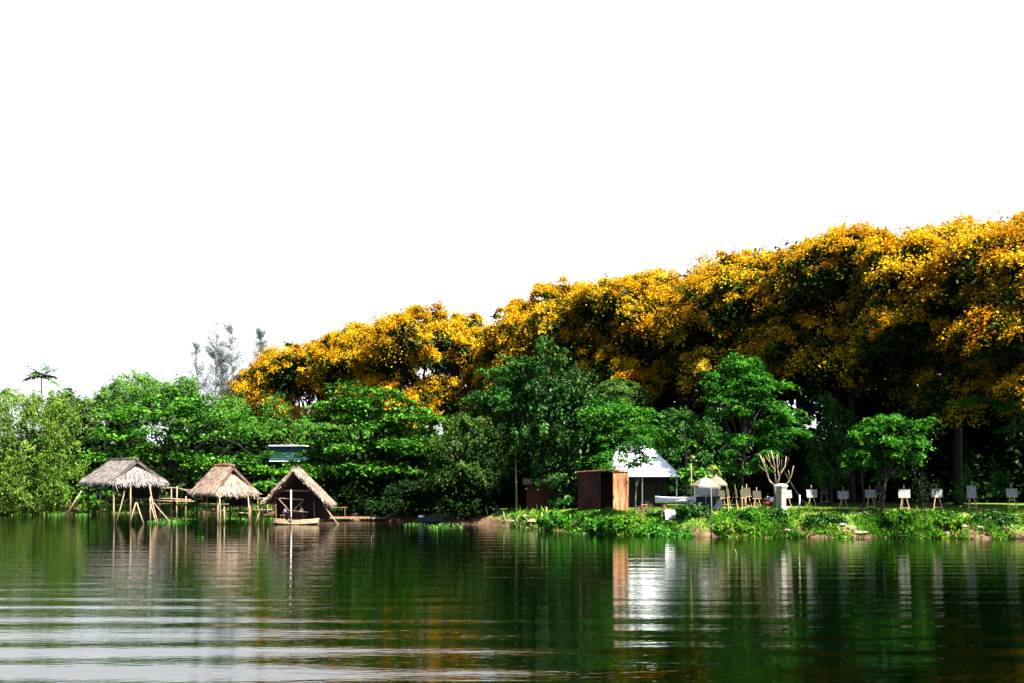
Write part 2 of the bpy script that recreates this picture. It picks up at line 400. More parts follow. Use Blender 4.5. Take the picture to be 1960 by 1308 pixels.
# ------------------------------------------------------------------ terrain
SH_X = np.array([-400, -90, -55.6, -46.5, -41, -31, -17.5, -11, -4.6, -1.35, 4.8, 6.6, 16.7, 26.2, 35.1, 60, 400])
SH_Y = np.array([110, 107, 109, 111, 116, 112, 99, 94, 88.5, 86, 77.4, 74.3, 70.2, 70, 68.8, 67, 60])
TP_X = np.array([-400, -50, -20, -4, 2, 7, 13, 40, 400])
TP_Y = np.array([0.7, 0.7, 0.8, 1.0, 1.2, 1.55, 1.75, 1.75, 1.75])
def shore(X):
    return np.interp(X, SH_X, SH_Y) + 0.35 * np.sin(X * 1.3) + 0.22 * np.sin(X * 3.1 + 1)
def ground_z(X, Y):
    X = np.asarray(X, float); Y = np.asarray(Y, float)
    s = Y - shore(X); top = np.interp(X, TP_X, TP_Y)
    w = 4.6
    t = np.clip(s / w, 0, 1)
    up = top * (1 - (1 - t) ** 1.8)
    down = -1.8 * np.clip(-s / 5, 0, 1) ** 0.8
    bump = 0.10 * np.sin(X * 2.3 + np.sin(Y * 1.9)) * np.sin(Y * 2.1 + 0.7 * X) * np.clip(s / 1.0, 0, 1) * np.clip(1 - (s - 5) / 3, 0.15, 1)
    return np.where(s > 0, up + bump, down)
def gz(X, Y): return float(ground_z(X, Y))
def onground(px, D, dz=0.0):
    X = (px - CX) * D / F
    return np.array([X, D, gz(X, D) + dz])

gx = np.concatenate([[-1500, -800, -400, -250, -160, -110, -85], np.arange(-70, 52, 0.45), [56, 62, 75, 95, 130, 200, 400, 800, 1500]])
gy = np.concatenate([[-400, -150, 0, 30, 50, 58], np.arange(62, 128, 0.45), [130, 136, 145, 160, 185, 230, 320, 500, 900, 1800, 4000]])
GX, GY = np.meshgrid(gx, gy)
GZ = ground_z(GX, GY)
nx, ny = len(gx), len(gy)
gme = bpy.data.meshes.new("ground")
idx = np.arange(nx * ny).reshape(ny, nx)
fc = np.stack([idx[:-1, :-1], idx[:-1, 1:], idx[1:, 1:], idx[1:, :-1]], -1).reshape(-1, 4)
gme.from_pydata(np.stack([GX, GY, GZ], -1).reshape(-1, 3).tolist(), [], fc.tolist())
gme.polygons.foreach_set("use_smooth", [True] * len(gme.polygons))
gme.materials.append(ground_mat())
go = bpy.data.objects.new("ground", gme); COL.objects.link(go); go['kind'] = 'structure'

wmb = MB(); wmb.add([(-1500, -380, 0), (1500, -380, 0), (1500, 140, 0), (-1500, 140, 0)], [(0, 1, 2, 3)])
wo = wmb.build("water", water_mat()); wo['kind'] = 'structure'

# pale worn footpath along the top of the bank
pm = MB(); pts = []
for k in range(60):
    X = 24 + k * 0.28
    pts.append((X, 74.0 + 0.25 * math.sin(X * 0.9), 0))
vs = []; fs = []
for i, p in enumerate(pts):
    w = 0.42 + 0.16 * math.sin(i * 0.8)
    for k in (-1, -0.33, 0.33, 1):
        vs.append((p[0], p[1] + k * w, gz(p[0], p[1] + k * w) + 0.02))
for i in range(len(pts) - 1):
    for k in range(3):
        fs.append((i * 4 + k, (i + 1) * 4 + k, (i + 1) * 4 + k + 1, i * 4 + k + 1))
pm.add(vs, fs)
po = pm.build("footpath", surf_mat("pale_sand", (0.26, 0.23, 0.12), (0.44, 0.38, 0.24), 2)); po['kind'] = 'structure'

# ------------------------------------------------------------------ foliage
def lobes_px(L, D):
    """(x, y, rx, rz[, dD[, ry]]) in picture units at distance D -> centres and radii in metres"""
    out = []
    for q in L:
        x, y, rx, rz = q[:4]
        d = D + (q[4] if len(q) > 4 else 0)
        c = at(x, y, d); s = d / F
        out.append((*c, rx * s, q[5] if len(q) > 5 else max(rx * s * 0.8, 1.0), rz * s))
    return np.array(out)

def pads_on(rng, LB, n, up=0.25, shell=(0.75, 1.05), low=-0.7):
    w = (LB[:, 3] * LB[:, 4] + LB[:, 3] * LB[:, 5] + LB[:, 4] * LB[:, 5]); w = w / w.sum()
    k = rng.choice(len(LB), int(n * 1.6), p=w)
    d = rng.normal(size=(len(k), 3)); d = unit(d); d[:, 2] += up; d = unit(d)
    ok = d[:, 2] > low
    u = rng.uniform(*shell, size=(len(k), 1))
    P = LB[k, :3] + d * LB[k, 3:6] * u
    for j in range(len(LB)):
        q = np.linalg.norm((P - LB[j, :3]) / LB[j, 3:6], axis=1)
        ok &= ~((q < 0.62) & (k != j))
    P, d = P[ok][:n], d[ok][:n]
    return P, d

def pad_leaves(rng, P, d, m, pr, flat, ll, lw, droop=0.2, thick=0.22, sag=0.3, wild=0.55, along=0.7):
    n = len(P)
    Z = np.array([0, 0, 1.0])
    nn = unit(d * (1 - flat) + Z * flat)
    ref = np.where(np.abs(nn[:, 2:3]) < 0.9, Z, np.array([1.0, 0, 0]))
    t1 = unit(np.cross(nn, ref)); t2 = np.cross(nn, t1)
    P = P + rng.normal(0, 0.22 * pr, (n, 3))
    rad = pr * rng.lognormal(-0.05, 0.38, size=n)
    i = np.repeat(np.arange(n), m)
    N = len(i)
    rho = np.sqrt(rng.uniform(0, 1, N)) * rng.uniform(0.75, 1.15, N); th = rng.uniform(0, 2 * np.pi, N)
    # pads are ragged: a few fingers reach further out than the rest
    ph = rng.uniform(0, 6.28, n)[i]
    rho *= 0.8 + 0.25 * np.sin(3 * th + ph) + 0.12 * np.sin(7 * th + 2 * ph)
    dirv = t1[i] * np.cos(th)[:, None] + t2[i] * np.sin(th)[:, None]
    C = P[i] + dirv * (rho * rad[i])[:, None] + nn[i] * (rng.normal(0, thick, N) * rad[i])[:, None]
    C[:, 2] -= sag * rad[i] * rho ** 2
    ln = unit(nn[i] + wild * rng.normal(size=(N, 3)))
    ax = dirv * along + rng.normal(size=(N, 3)) * 0.6 - Z * droop
    ax = unit(ax - ln * np.sum(ax * ln, 1, keepdims=True))
    bx = np.cross(ln, ax)
    s = rng.lognormal(0, 0.25, N)[:, None]
    tint = 0.5 + 0.20 * rng.normal(size=n)[i] + 0.20 * rng.normal(size=N)
    return C, ax * ll / 2 * s, bx * lw / 2 * s, tint

def core_leaves(rng, LB, n, size, inner=0.85):
    vol = LB[:, 3] * LB[:, 4] * LB[:, 5]
    k = rng.choice(len(LB), n, p=vol / vol.sum())
    d = unit(rng.normal(size=(n, 3))) * (rng.uniform(0, 1, (n, 1)) ** 0.4) * inner
    C = LB[k, :3] + d * LB[k, 3:6]
    ln = unit(rng.normal(size=(n, 3))); ax = rng.normal(size=(n, 3)); ax = unit(ax - ln * np.sum(ax * ln, 1, keepdims=True))
    return C, ax * size / 2, np.cross(ln, ax) * size * 0.35, rng.uniform(0, 0.5, n)

def cat(*a):
    return [np.concatenate(q) for q in zip(*a)]

def branch_to(mb, rng, a, b, r0, r1, wig=0.08, seg=5):
    a = np.array(a); b = np.array(b); L = np.linalg.norm(b - a)
    pts = []; off = rng.normal(size=3) * L * wig
    for k in range(seg + 1):
        t = k / seg
        p = a + (b - a) * t + off * math.sin(math.pi * t) + np.array([0, 0, L * 0.10 * math.sin(math.pi * t)]) * (1 if b[2] > a[2] else 0.5)
        pts.append(p)
    mb.tube(pts, [r0 + (r1 - r0) * (k / seg) for k in range(seg + 1)], 6, cap=False)
    return pts

def tree(name, label, base, LB, leaf, bark='bark', seed=1, pads=120, m=110, pr=0.8, flat=0.6, ll=0.3, lw=0.16, droop=0.2, thick=0.22,
         sag=0.3, wild=0.55, core=2000, core_size=0.35, r=0.18, fork=0.45, nlimb=14, cat_='tree', group=None, up=0.25, shell=(0.75, 1.05), low=-0.7,
         blossom=None, along=0.7, lean=(0, 0), squash=1.0):
    rng = np.random.default_rng(seed)
    LB = LB.copy(); LB[:, 5] *= squash
    root = thing(name, label, cat_, base, group)
    base = np.array(base, float)
    P, d = pads_on(rng, LB, pads, up, shell, low)
    cen = LB[:, :3].mean(0); zlow = (LB[:, 2] - LB[:, 5]).min()
    fk = base + (cen - base) * np.array([0.35, 0.35, 0]) + np.array([lean[0], lean[1], max(1.0, (cen[2] - base[2]) * fork)])
    tb = MB()
    mid = (base + fk) / 2 + rng.normal(size=3) * np.array([0.12, 0.12, 0]) * (fk[2] - base[2]) * 0.3
    root0 = base - np.array([0, 0, 0.15])
    tb.tube([root0, base + np.array([0, 0, 0.12]), mid, fk], [r * 1.5, r * 1.1, r * 0.9, r * 0.75], 8)
    # one limb per lobe, then twigs to some pads
    ends = []
    for q in LB:
        c = q[:3] - np.array([0, 0, q[5] * 0.4])
        pts = branch_to(tb, rng, fk, c, r * 0.6, r * 0.22)
        ends.append(pts)
    if len(P):
        for k in rng.choice(len(P), min(len(P), nlimb * 2), replace=False):
            j = int(np.argmin(np.linalg.norm((LB[:, :3] - P[k]), axis=1)))
            pts = ends[j]; st = pts[rng.integers(2, len(pts))]
            branch_to(tb, rng, st, P[k], r * 0.2, r * 0.06, 0.1, 4)
    tb.build("trunk", bark, root, base, smooth=True)
    parts = pad_leaves(rng, P, d, m, pr, flat, ll, lw, droop, thick, sag, wild, along)
    if core: parts = cat(parts, core_leaves(rng, LB, core, core_size))
    quads("crown", *parts, leaf, root, base, 0.12)
    if blossom:
        bp, bm, bpr, bl, bw, yo = blossom
        sel = rng.random(len(P)) < bp
        PB = P[sel] + d[sel] * pr * 0.22 + np.array([0, 0, yo])
        q = pad_leaves(rng, PB, d[sel], bm, bpr, min(1, flat * 0.9), bl, bw, -0.3, 0.20, 0.22, 0.8, 0.4)
        quads("blossom", *q, 'blossom', root, base, 0.1)
    return root

# ---- the row of tall yellow-flowering trees, receding from the right to the left
YG = "row of tall yellow-flowering trees"
def yellow_tree(px, D, top_px, rm, label, seed, share=0.8, depth=13.0, dens=1.0, green=1.0, low_side=True):
    rng = np.random.default_rng(seed)
    b = onground(px, D)
    top = CH - (top_px - HZ) * D / F
    LB = []
    n = 10
    # a broad dome of lobes, the outer ones lower
    LB.append((b[0], D, top - 4.2, rm * 0.62, rm * 0.62, 4.2))
    rm *= 1.06
    for k in range(n):
        a = 2 * math.pi * k / n + rng.uniform(-0.25, 0.25)
        rr = rm * rng.uniform(0.45, 0.66)
        z = top - rng.uniform(3.6, 6.0) - (rr / rm) ** 2 * 2.0
        LB.append((b[0] + rr * math.cos(a), D + rr * math.sin(a), z, rm * rng.uniform(0.34, 0.44), rm * rng.uniform(0.34, 0.44), rng.uniform(2.8, 3.8)))
    if low_side:
        for k in range(11):
            a = 2 * math.pi * k / 11 + rng.uniform(-0.3, 0.3)
            rr = rm * rng.uniform(0.58, 0.78)
            LB.append((b[0] + rr * math.cos(a), D + rr * math.sin(a), top - rng.uniform(depth * 0.55, depth * 0.9), rm * rng.uniform(0.22, 0.32), rm * rng.uniform(0.22, 0.32), rng.uniform(1.6, 2.6)))
    LB = np.array(LB)
    np_ = int(430 * dens * (rm / 8.5) ** 2)
    return tree("yellow_flame_tree", label, b, LB, 'flame_leaf', 'bark', seed, pads=np_, m=int(75 * green), pr=1.15, flat=0.62, ll=0.42, lw=0.22, core=int(5200 * green), core_size=0.6,
                r=0.42, fork=0.62, nlimb=22, group=YG, up=0.2, low=-0.55, blossom=(share, 300, 1.2, 0.20, 0.135, 0.34), sag=0.35)
yellow_tree(2030, 78, 416, 9.2, "tall yellow-flowering tree cut off by the right edge of the photo", 11, 0.84, 17)
yellow_tree(1835, 86, 438, 9.0, "tall yellow-flowering tree behind the easels nearest the right edge", 12, 0.82, 14)
yellow_tree(1630, 93, 458, 9.2, "tall yellow-flowering tree above the low bright green tree on the bank", 13, 0.80, 14)
yellow_tree(1430, 100, 488, 8.8, "tall yellow-flowering tree rising behind the pruned bare tree and pillar", 14, 0.84, 14)
yellow_tree(1240, 108, 530, 8.6, "tall yellow-flowering tree directly behind the white-roofed house", 15, 0.86, 15)
yellow_tree(1075, 116, 548, 8.2, "tall yellow-flowering tree behind the tall dark glossy tree", 16, 0.88, 15)
yellow_tree(825, 126, 592, 8.2, "domed yellow-flowering tree standing behind the drooping grey-green tree", 17, 0.90, 16)
yellow_tree(690, 138, 628, 7.6, "yellow-flowering tree behind the right hand broad-leaved tiered tree", 18, 0.90, 16)
yellow_tree(570, 149, 660, 7.0, "yellow-flowering tree above the blue-green building", 19, 0.90, 16)
yellow_tree(490, 160, 705, 5.6, "smallest and farthest yellow-flowering tree, beside the grey feathery trees", 20, 0.90, 14)

yellow_tree(1930, 94, 462, 8.0, "yellow-flowering crown filling the space between the two rightmost tall trees", 21, 0.80, 13)
yellow_tree(1730, 100, 474, 8.0, "yellow-flowering crown of the back row above the easels in mid bank", 22, 0.80, 13)
yellow_tree(1530, 106, 498, 8.0, "yellow-flowering crown of the back row above the dark glossy bush", 23, 0.80, 13)
yellow_tree(1335, 113, 536, 8.0, "yellow-flowering crown of the back row above the beige parasols", 24, 0.80, 13)
yellow_tree(1155, 121, 566, 7.6, "yellow-flowering crown of the back row above the domed olive tree", 25, 0.80, 13)
yellow_tree(985, 122, 622, 5.8, "yellow-flowering crown of the back row above the slender pale trunk", 26, 0.85, 15)
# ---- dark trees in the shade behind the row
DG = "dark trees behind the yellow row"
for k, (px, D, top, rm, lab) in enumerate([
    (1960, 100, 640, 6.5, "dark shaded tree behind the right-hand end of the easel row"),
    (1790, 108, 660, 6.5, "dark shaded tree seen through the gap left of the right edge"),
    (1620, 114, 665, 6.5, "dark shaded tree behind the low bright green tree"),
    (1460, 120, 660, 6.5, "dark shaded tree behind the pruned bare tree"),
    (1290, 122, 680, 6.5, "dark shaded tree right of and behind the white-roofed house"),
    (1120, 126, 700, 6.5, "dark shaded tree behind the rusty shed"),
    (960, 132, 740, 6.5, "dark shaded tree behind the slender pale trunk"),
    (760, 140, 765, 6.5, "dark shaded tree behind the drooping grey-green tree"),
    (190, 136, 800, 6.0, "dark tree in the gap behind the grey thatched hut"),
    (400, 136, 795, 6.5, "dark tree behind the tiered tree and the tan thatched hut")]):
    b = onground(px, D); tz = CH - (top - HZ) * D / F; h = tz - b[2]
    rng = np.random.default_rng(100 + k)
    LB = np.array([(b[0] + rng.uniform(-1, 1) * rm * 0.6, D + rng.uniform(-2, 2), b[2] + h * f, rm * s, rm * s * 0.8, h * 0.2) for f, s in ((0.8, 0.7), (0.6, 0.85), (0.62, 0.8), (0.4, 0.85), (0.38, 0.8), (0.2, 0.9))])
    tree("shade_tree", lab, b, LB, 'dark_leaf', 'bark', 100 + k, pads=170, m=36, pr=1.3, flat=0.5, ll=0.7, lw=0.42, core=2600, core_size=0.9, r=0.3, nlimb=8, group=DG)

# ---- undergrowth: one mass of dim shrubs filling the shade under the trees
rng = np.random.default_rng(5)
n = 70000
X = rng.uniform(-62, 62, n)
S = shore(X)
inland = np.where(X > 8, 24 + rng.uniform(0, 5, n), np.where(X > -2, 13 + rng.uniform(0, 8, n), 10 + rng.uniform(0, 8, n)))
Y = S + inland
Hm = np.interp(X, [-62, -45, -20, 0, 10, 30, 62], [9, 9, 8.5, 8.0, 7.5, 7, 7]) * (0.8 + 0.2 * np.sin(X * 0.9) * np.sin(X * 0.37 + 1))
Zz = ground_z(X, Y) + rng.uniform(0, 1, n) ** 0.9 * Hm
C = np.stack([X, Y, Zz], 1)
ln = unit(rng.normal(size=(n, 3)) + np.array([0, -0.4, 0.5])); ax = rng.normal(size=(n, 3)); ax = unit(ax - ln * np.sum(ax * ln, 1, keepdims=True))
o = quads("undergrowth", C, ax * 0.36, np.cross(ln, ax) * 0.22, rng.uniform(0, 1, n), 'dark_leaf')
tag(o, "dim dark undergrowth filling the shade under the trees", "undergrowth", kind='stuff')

# ---- left bank
tree("feathery_tree", "large pale olive feathery tree overhanging the water at the left edge", onground(75, 111.5),
     lobes_px([(60, 860, 75, 100), (118, 850, 45, 85), (25, 805, 50, 65), (85, 790, 45, 45), (115, 925, 48, 50), (15, 925, 60, 50), (60, 940, 60, 38), (-50, 850, 80, 100, 1)], 110), 'willow_leaf', 'grey_bark', 31,
     pads=420, m=105, pr=0.85, flat=0.25, ll=0.30, lw=0.09, droop=0.9, thick=0.4, sag=0.8, wild=0.9, core=2500, core_size=0.3, r=0.22, up=0.1, low=-0.95, along=0.3)
tree("bushy_tree", "dark bushy tree behind the pale olive tree, beside the small palm", onground(130, 124),
     lobes_px([(160, 792, 26, 26), (175, 815, 24, 22), (128, 775, 30, 30), (112, 790, 30, 28), (145, 795, 22, 30), (125, 820, 35, 40)], 123), 'grey_leaf', 'bark', 32, pads=110, m=60, pr=0.8, flat=0.4, ll=0.3, lw=0.15)
tree("bamboo_clump", "pale green bamboo clump rising above the first thatched hut", onground(250, 137),
     lobes_px([(252, 745, 42, 32), (215, 768, 32, 30), (292, 755, 38, 28), (250, 790, 55, 40), (195, 790, 25, 25)], 136), 'bamboo_leaf', 'bamboo', 33, pads=210, m=75, pr=1.0, flat=0.3, ll=0.34, lw=0.11, droop=0.7, sag=0.6, thick=0.35, wild=0.8, cat_='bamboo', r=0.15)
tree("bamboo_clump", "pale green bamboo clump just left of the grey feathery trees", onground(345, 137),
     lobes_px([(350, 752, 32, 32), (325, 772, 30, 28), (370, 778, 25, 28), (340, 800, 40, 30)], 136), 'bamboo_leaf', 'bamboo', 34, pads=150, m=75, pr=1.0, flat=0.3, ll=0.34, lw=0.11, droop=0.7, sag=0.6, thick=0.35, wild=0.8, cat_='bamboo', r=0.15)
AL = dict(m=120, pr=1.5, flat=0.95, ll=0.38, lw=0.21, droop=0.15, thick=0.07, sag=0.20, wild=0.4, core=1200, core_size=0.45, r=0.2, squash=0.5, shell=(0.85, 1.15))
tree("almond_tree", "broad-leaved tree in flat bright green tiers behind the first two thatched huts", onground(335, 116.5),
     lobes_px([(255, 792, 75, 24), (345, 788, 65, 22), (420, 798, 65, 22), (215, 825, 45, 22), (310, 832, 80, 24), (395, 838, 55, 22), (250, 870, 70, 24), (350, 872, 70, 24), (470, 830, 60, 22), (430, 880, 60, 24), (215, 900, 50, 26), (345, 910, 55, 30), (180, 950, 40, 30, -2), (490, 872, 26, 22, -4), (500, 898, 40, 20, -6), (545, 905, 40, 12, -6), (310, 762, 40, 16), (390, 772, 40, 14), (195, 800, 30, 14)], 114), 'almond_leaf', 'bark', 35, pads=135, **AL)
tree("feathery_tree", "soft green feathery tree between the grey feathery trees and yellow blossoms", onground(450, 127),
     lobes_px([(440, 795, 45, 36), (400, 815, 35, 25), (470, 825, 50, 26), (525, 788, 27, 32), (520, 825, 35, 28)], 126), 'bamboo_leaf', 'bark', 36, pads=170, m=80, pr=0.85, flat=0.4, ll=0.28, lw=0.09, droop=0.5, sag=0.5, thick=0.35, wild=0.8)
tree("almond_tree", "broad-leaved tree in flat bright green tiers right of the third hut", onground(700, 103),
     lobes_px([(700, 750, 52, 14), (760, 755, 30, 12), (648, 768, 34, 12), (575, 868, 26, 16), (590, 890, 30, 14), (665, 782, 60, 16), (745, 783, 75, 18), (795, 800, 45, 18), (690, 808, 75, 20), (770, 826, 70, 22), (625, 838, 55, 18), (700, 852, 80, 24), (800, 862, 55, 22), (615, 872, 45, 20), (680, 900, 70, 24), (770, 905, 60, 24), (600, 905, 55, 18), (545, 925, 45, 12), (835, 840, 40, 26), (720, 945, 60, 22)], 100), 'almond_leaf', 'bark', 37, pads=165, **AL)
tree("leafy_bush", "yellowish green bushy tree between the two tiered trees under yellow blossom", onground(620, 121),
     lobes_px([(595, 825, 38, 22), (640, 835, 40, 22), (680, 830, 35, 18), (610, 850, 50, 25)], 120), 'bamboo_leaf', 'bark', 38, pads=110, m=70, pr=0.8, flat=0.4, ll=0.28, lw=0.11, cat_='bush')

# ---- grey feathery casuarinas
def casuarina(px, D, top, wid, lab, seed, leanx=0.0, dn=1.0):
    rng = np.random.default_rng(seed)
    b = onground(px, D); tz = CH - (top - HZ) * D / F; h = tz - b[2]
    root = thing("casuarina_tree", lab, "tree", b, "grey feathery casuarina trees")
    tb = MB(); tip = b + np.array([leanx, 0, h])
    tb.tube([b - np.array([0, 0, 0.2]), b + (tip - b) * 0.5 + np.array([0.15, 0, 0]), tip], [0.22, 0.13, 0.02], 6)
    Cs = []; As = []
    nb = int(34 * h / 18 * dn)
    for k in range(nb):
        t = rng.uniform(0.38, 0.98); p = b + (tip - b) * t
        a = rng.uniform(0, 6.28); L = 1.25 * wid * (1.15 - t) * rng.uniform(0.5, 1.25)
        e = p + np.array([math.cos(a) * L, math.sin(a) * L, L * rng.uniform(0.55, 1.2)])
        tb.tube([p, (p + e) / 2 - np.array([0, 0, L * 0.08]), e], [0.04, 0.025, 0.01], 4)
        n = int(14 + 32 * L)
        u = rng.uniform(0.25, 1.08, n)[:, None]
        c = p + (e - p) * u + rng.normal(0, 0.22, (n, 3))
        Cs.append(c); As.append(unit((e - p)[None] + rng.normal(0, 0.8 * L + 0.2, (n, 3)) + np.array([0, 0, 0.2])))
    n = 90
    u = rng.uniform(0.5, 1.02, n)[:, None]
    Cs.append(b + (tip - b) * u + rng.normal(0, 0.2, (n, 3))); As.append(unit(rng.normal(size=(n, 3)) + np.array([0, 0, 1.2])))
    C = np.concatenate(Cs); A = np.concatenate(As); n = len(C)
    B = unit(np.cross(A, rng.normal(size=(n, 3))))
    tb.build("trunk", 'grey_bark', root, b, smooth=True)
    quads("crown", C, A * 0.28, B * 0.026, rng.uniform(0, 1, n), 'needle', root, b)
casuarina(386, 158, 655, 3.2, "grey feathery tree leaning outermost left of its group", 41, -1.0)
casuarina(407, 156, 612, 3.6, "tallest grey feathery tree, in the middle of its group", 42, 0.6)
casuarina(440, 157, 618, 4.2, "widest grey feathery tree, nearest the yellow blossoms in its group", 43, 0.4)
casuarina(425, 160, 665, 4.0, "short bushy grey feathery tree between its two taller neighbours", 45, 0.0)
casuarina(494, 165, 628, 3.2, "solitary grey feathery tree poking out above the yellow blossom", 44, 0.4, 2.0)

# ---- palms
def palm(name, px, D, crown_px, r_m, lab, seed, mat='palm_leaf', nf=13, arch=0.5, erect=0.5, base=None, stem_r=0.09, cat_='palm', leaf_w=0.05):
    rng = np.random.default_rng(seed)
    b = onground(px, D) if base is None else np.array(base)
    cz = CH - (crown_px - HZ) * D / F
    root = thing(name, lab, cat_, b)
    top = np.array([b[0] + rng.uniform(-0.1, 0.1), b[1], cz])
    MB().tube([b - np.array([0, 0, 0.1]), (b + top) / 2 + np.array([0.06, 0, 0]), top], [stem_r * 1.3, stem_r, stem_r * 0.8], 8).build("trunk", 'grey_bark', root, b, smooth=True)
    for k in range(nf):
        C = []; A = []; B = []
        a = 2 * math.pi * k / nf + rng.uniform(-0.2, 0.2); el = erect - 0.85 + 1.25 * ((k * 0.618) % 1.0) + rng.uniform(-0.1, 0.1)
        L = r_m * rng.uniform(0.85, 1.1); h = np.array([math.cos(a), math.sin(a), 0])
        pts = []
        for j in range(13):
            t = j / 12
            pts.append(top + h * L * t * math.cos(el * (1 - 0.4 * t)) + np.array([0, 0, L * (math.sin(el) * t - 1.8 * arch * (1 - el / 1.75) * t * t)]))
        for j in range(1, 13):
            dv = unit(pts[j] - pts[j - 1]); sd_ = unit(np.cross(dv, np.array([0, 0, 1.0])))
            ll = r_m * 0.36 * math.sin(math.pi * min(1, 0.15 + 0.85 * j / 12)) + 0.06
            for s in (-1, 1):
                for q in (0, 0.5):
                    p0 = pts[j - 1] + (pts[j] - pts[j - 1]) * q
                    ax = unit(sd_ * s + dv * 0.7 - np.array([0, 0, 0.45]) + rng.normal(0, 0.12, 3))
                    C.append(p0 + ax * ll / 2); A.append(ax * ll / 2); B.append(unit(np.cross(ax, np.array([0, 0, 1.0]) + 0.3 * dv)) * leaf_w)
        for j in range(1, 13):      # the midrib, in the same leaf
            for bv in (np.array([0, 0, 1.0]), unit(np.cross(pts[j] - pts[j - 1], np.array([0, 0, 1.0])))):
                C.append((pts[j] + pts[j - 1]) / 2); A.append((pts[j] - pts[j - 1]) * 0.75); B.append(bv * 0.03)
        fo = quads("frond", np.array(C), np.array(A), np.array(B), rng.uniform(0, 1, len(C)), mat, root, b)
    return root
palm("areca_palm", 78, 126, 722, 3.1, "small slim palm sticking up above the pale olive tree", 51, erect=1.1, nf=10, leaf_w=0.10)
palm("areca_palm", 12, 126, 752, 2.0, "small palm half hidden at the left edge of the photo", 52, erect=0.8, nf=11, leaf_w=0.07)
palm("fan_palm", 1314, 84, 800, 1.7, "spiky palm in the shade between the white house and the pruned tree", 53, erect=0.7, nf=15, leaf_w=0.06)
palm("young_palm", 1368, 80.5, 893, 0.75, "young palm with yellowing drooping fronds behind the parasols", 54, 'yellow_palm', 8, 1.0, erect=0.8, leaf_w=0.018)

# ---- the middle: trees on the point of land
FE = dict(flat=0.88, ll=0.26, lw=0.085, droop=0.3, thick=0.10, sag=0.40, wild=0.5, squash=0.75)
tree("drooping_tree", "grey-green fine-leaved tree drooping to the left over the dark water", onground(955, 91),
     lobes_px([(905, 822, 62, 30), (862, 856, 45, 34), (930, 850, 50, 36), (890, 880, 45, 28), (846, 895, 28, 26), (930, 905, 36, 30), (950, 870, 40, 40)], 89), 'grey_leaf', 'grey_bark', 61, pads=260, m=90, pr=0.7, flat=0.5, ll=0.24, lw=0.07, droop=0.8, thick=0.25, sag=0.7, wild=0.6, core=1200, core_size=0.22, r=0.16, fork=0.25, nlimb=24)
tree("slender_tree", "blue-green feathery tree on one slender pale trunk near the water", onground(989, 88),
     lobes_px([(965, 728, 48, 42), (1005, 715, 40, 38), (945, 770, 45, 40), (1000, 780, 50, 45), (965, 820, 45, 28), (1005, 832, 40, 24)], 89), 'blue_leaf', 'pale_bark', 62, pads=115, m=150, pr=0.95, core=1500, core_size=0.25, r=0.10, fork=0.55, nlimb=14, **FE)
tree("glossy_tree", "tall dark glossy-leaved tree with a narrow top, left of the rusty shed", onground(1088, 87.5),
     lobes_px([(1045, 684, 30, 34), (1045, 735, 42, 45), (1095, 742, 45, 40), (1075, 795, 70, 50), (1128, 800, 45, 50), (1040, 840, 55, 45), (1105, 855, 60, 45), (1070, 905, 50, 40), (1125, 910, 30, 40), (1090, 950, 40, 25)], 87), 'glossy_leaf', 'bark', 63, pads=230, m=80, pr=0.62, flat=0.3, ll=0.26, lw=0.12, droop=0.5, thick=0.4, sag=0.3, wild=0.9, core=4500, core_size=0.3, r=0.2)
tree("domed_tree", "tree with a smooth olive domed crown above the white roof", onground(1185, 99),
     lobes_px([(1185, 765, 58, 36, 0), (1180, 800, 62, 40)], 98), 'grey_leaf', 'bark', 64, pads=240, m=75, pr=0.7, flat=0.3, ll=0.2, lw=0.12, droop=0.1, thick=0.10, sag=0.1, wild=0.5, core=2500, core_size=0.3, r=0.2, shell=(0.92, 1.0), up=0.5)
tree("feathery_tree", "wide feathery green tree spreading over the left of the white roof", onground(1165, 86.5),
     lobes_px([(1170, 785, 50, 26), (1205, 800, 55, 24), (1150, 825, 45, 28), (1225, 832, 60, 22), (1180, 845, 50, 24), (1265, 848, 36, 16), (1150, 870, 35, 26), (1215, 862, 28, 18), (1172, 885, 24, 22, -5), (1165, 905, 20, 18, -5)], 86), 'feather_leaf', 'bark', 65, pads=110, m=150, pr=1.0, core=1800, core_size=0.25, r=0.14, **FE)
tree("sapling", "thin-stemmed sapling in front of the white roof", onground(1217, 75.6),
     lobes_px([(1208, 862, 24, 14), (1228, 850, 18, 14), (1232, 880, 16, 12), (1212, 890, 14, 10)], 75.6), 'blue_leaf', 'grey_bark', 66, pads=48, m=50, pr=0.4, core=150, core_size=0.2, r=0.05, nlimb=8, cat_='sapling', **FE)
tree("glossy_shrub", "dense shaded shrub tree between the white house and the round green tree", onground(1325, 90),
     lobes_px([(1300, 820, 38, 32), (1345, 835, 38, 30), (1290, 860, 35, 30), (1340, 880, 45, 35), (1385, 870, 35, 40), (1320, 925, 50, 35), (1400, 910, 30, 40)], 90), 'glossy_leaf', 'bark', 67, pads=220, m=60, pr=0.7, flat=0.4, ll=0.26, lw=0.12, droop=0.4, thick=0.35, wild=0.8, core=2500, core_size=0.35, cat_='shrub')
tree("leafy_plant", "low broad-leaved plant beside the corner of the white roof", onground(1325, 79),
     lobes_px([(1312, 905, 16, 8), (1335, 910, 16, 10), (1325, 922, 18, 8)], 79), 'almond_leaf', 'bark', 68, pads=40, m=30, pr=0.4, flat=0.8, ll=0.3, lw=0.2, core=150, core_size=0.2, r=0.03, cat_='plant')
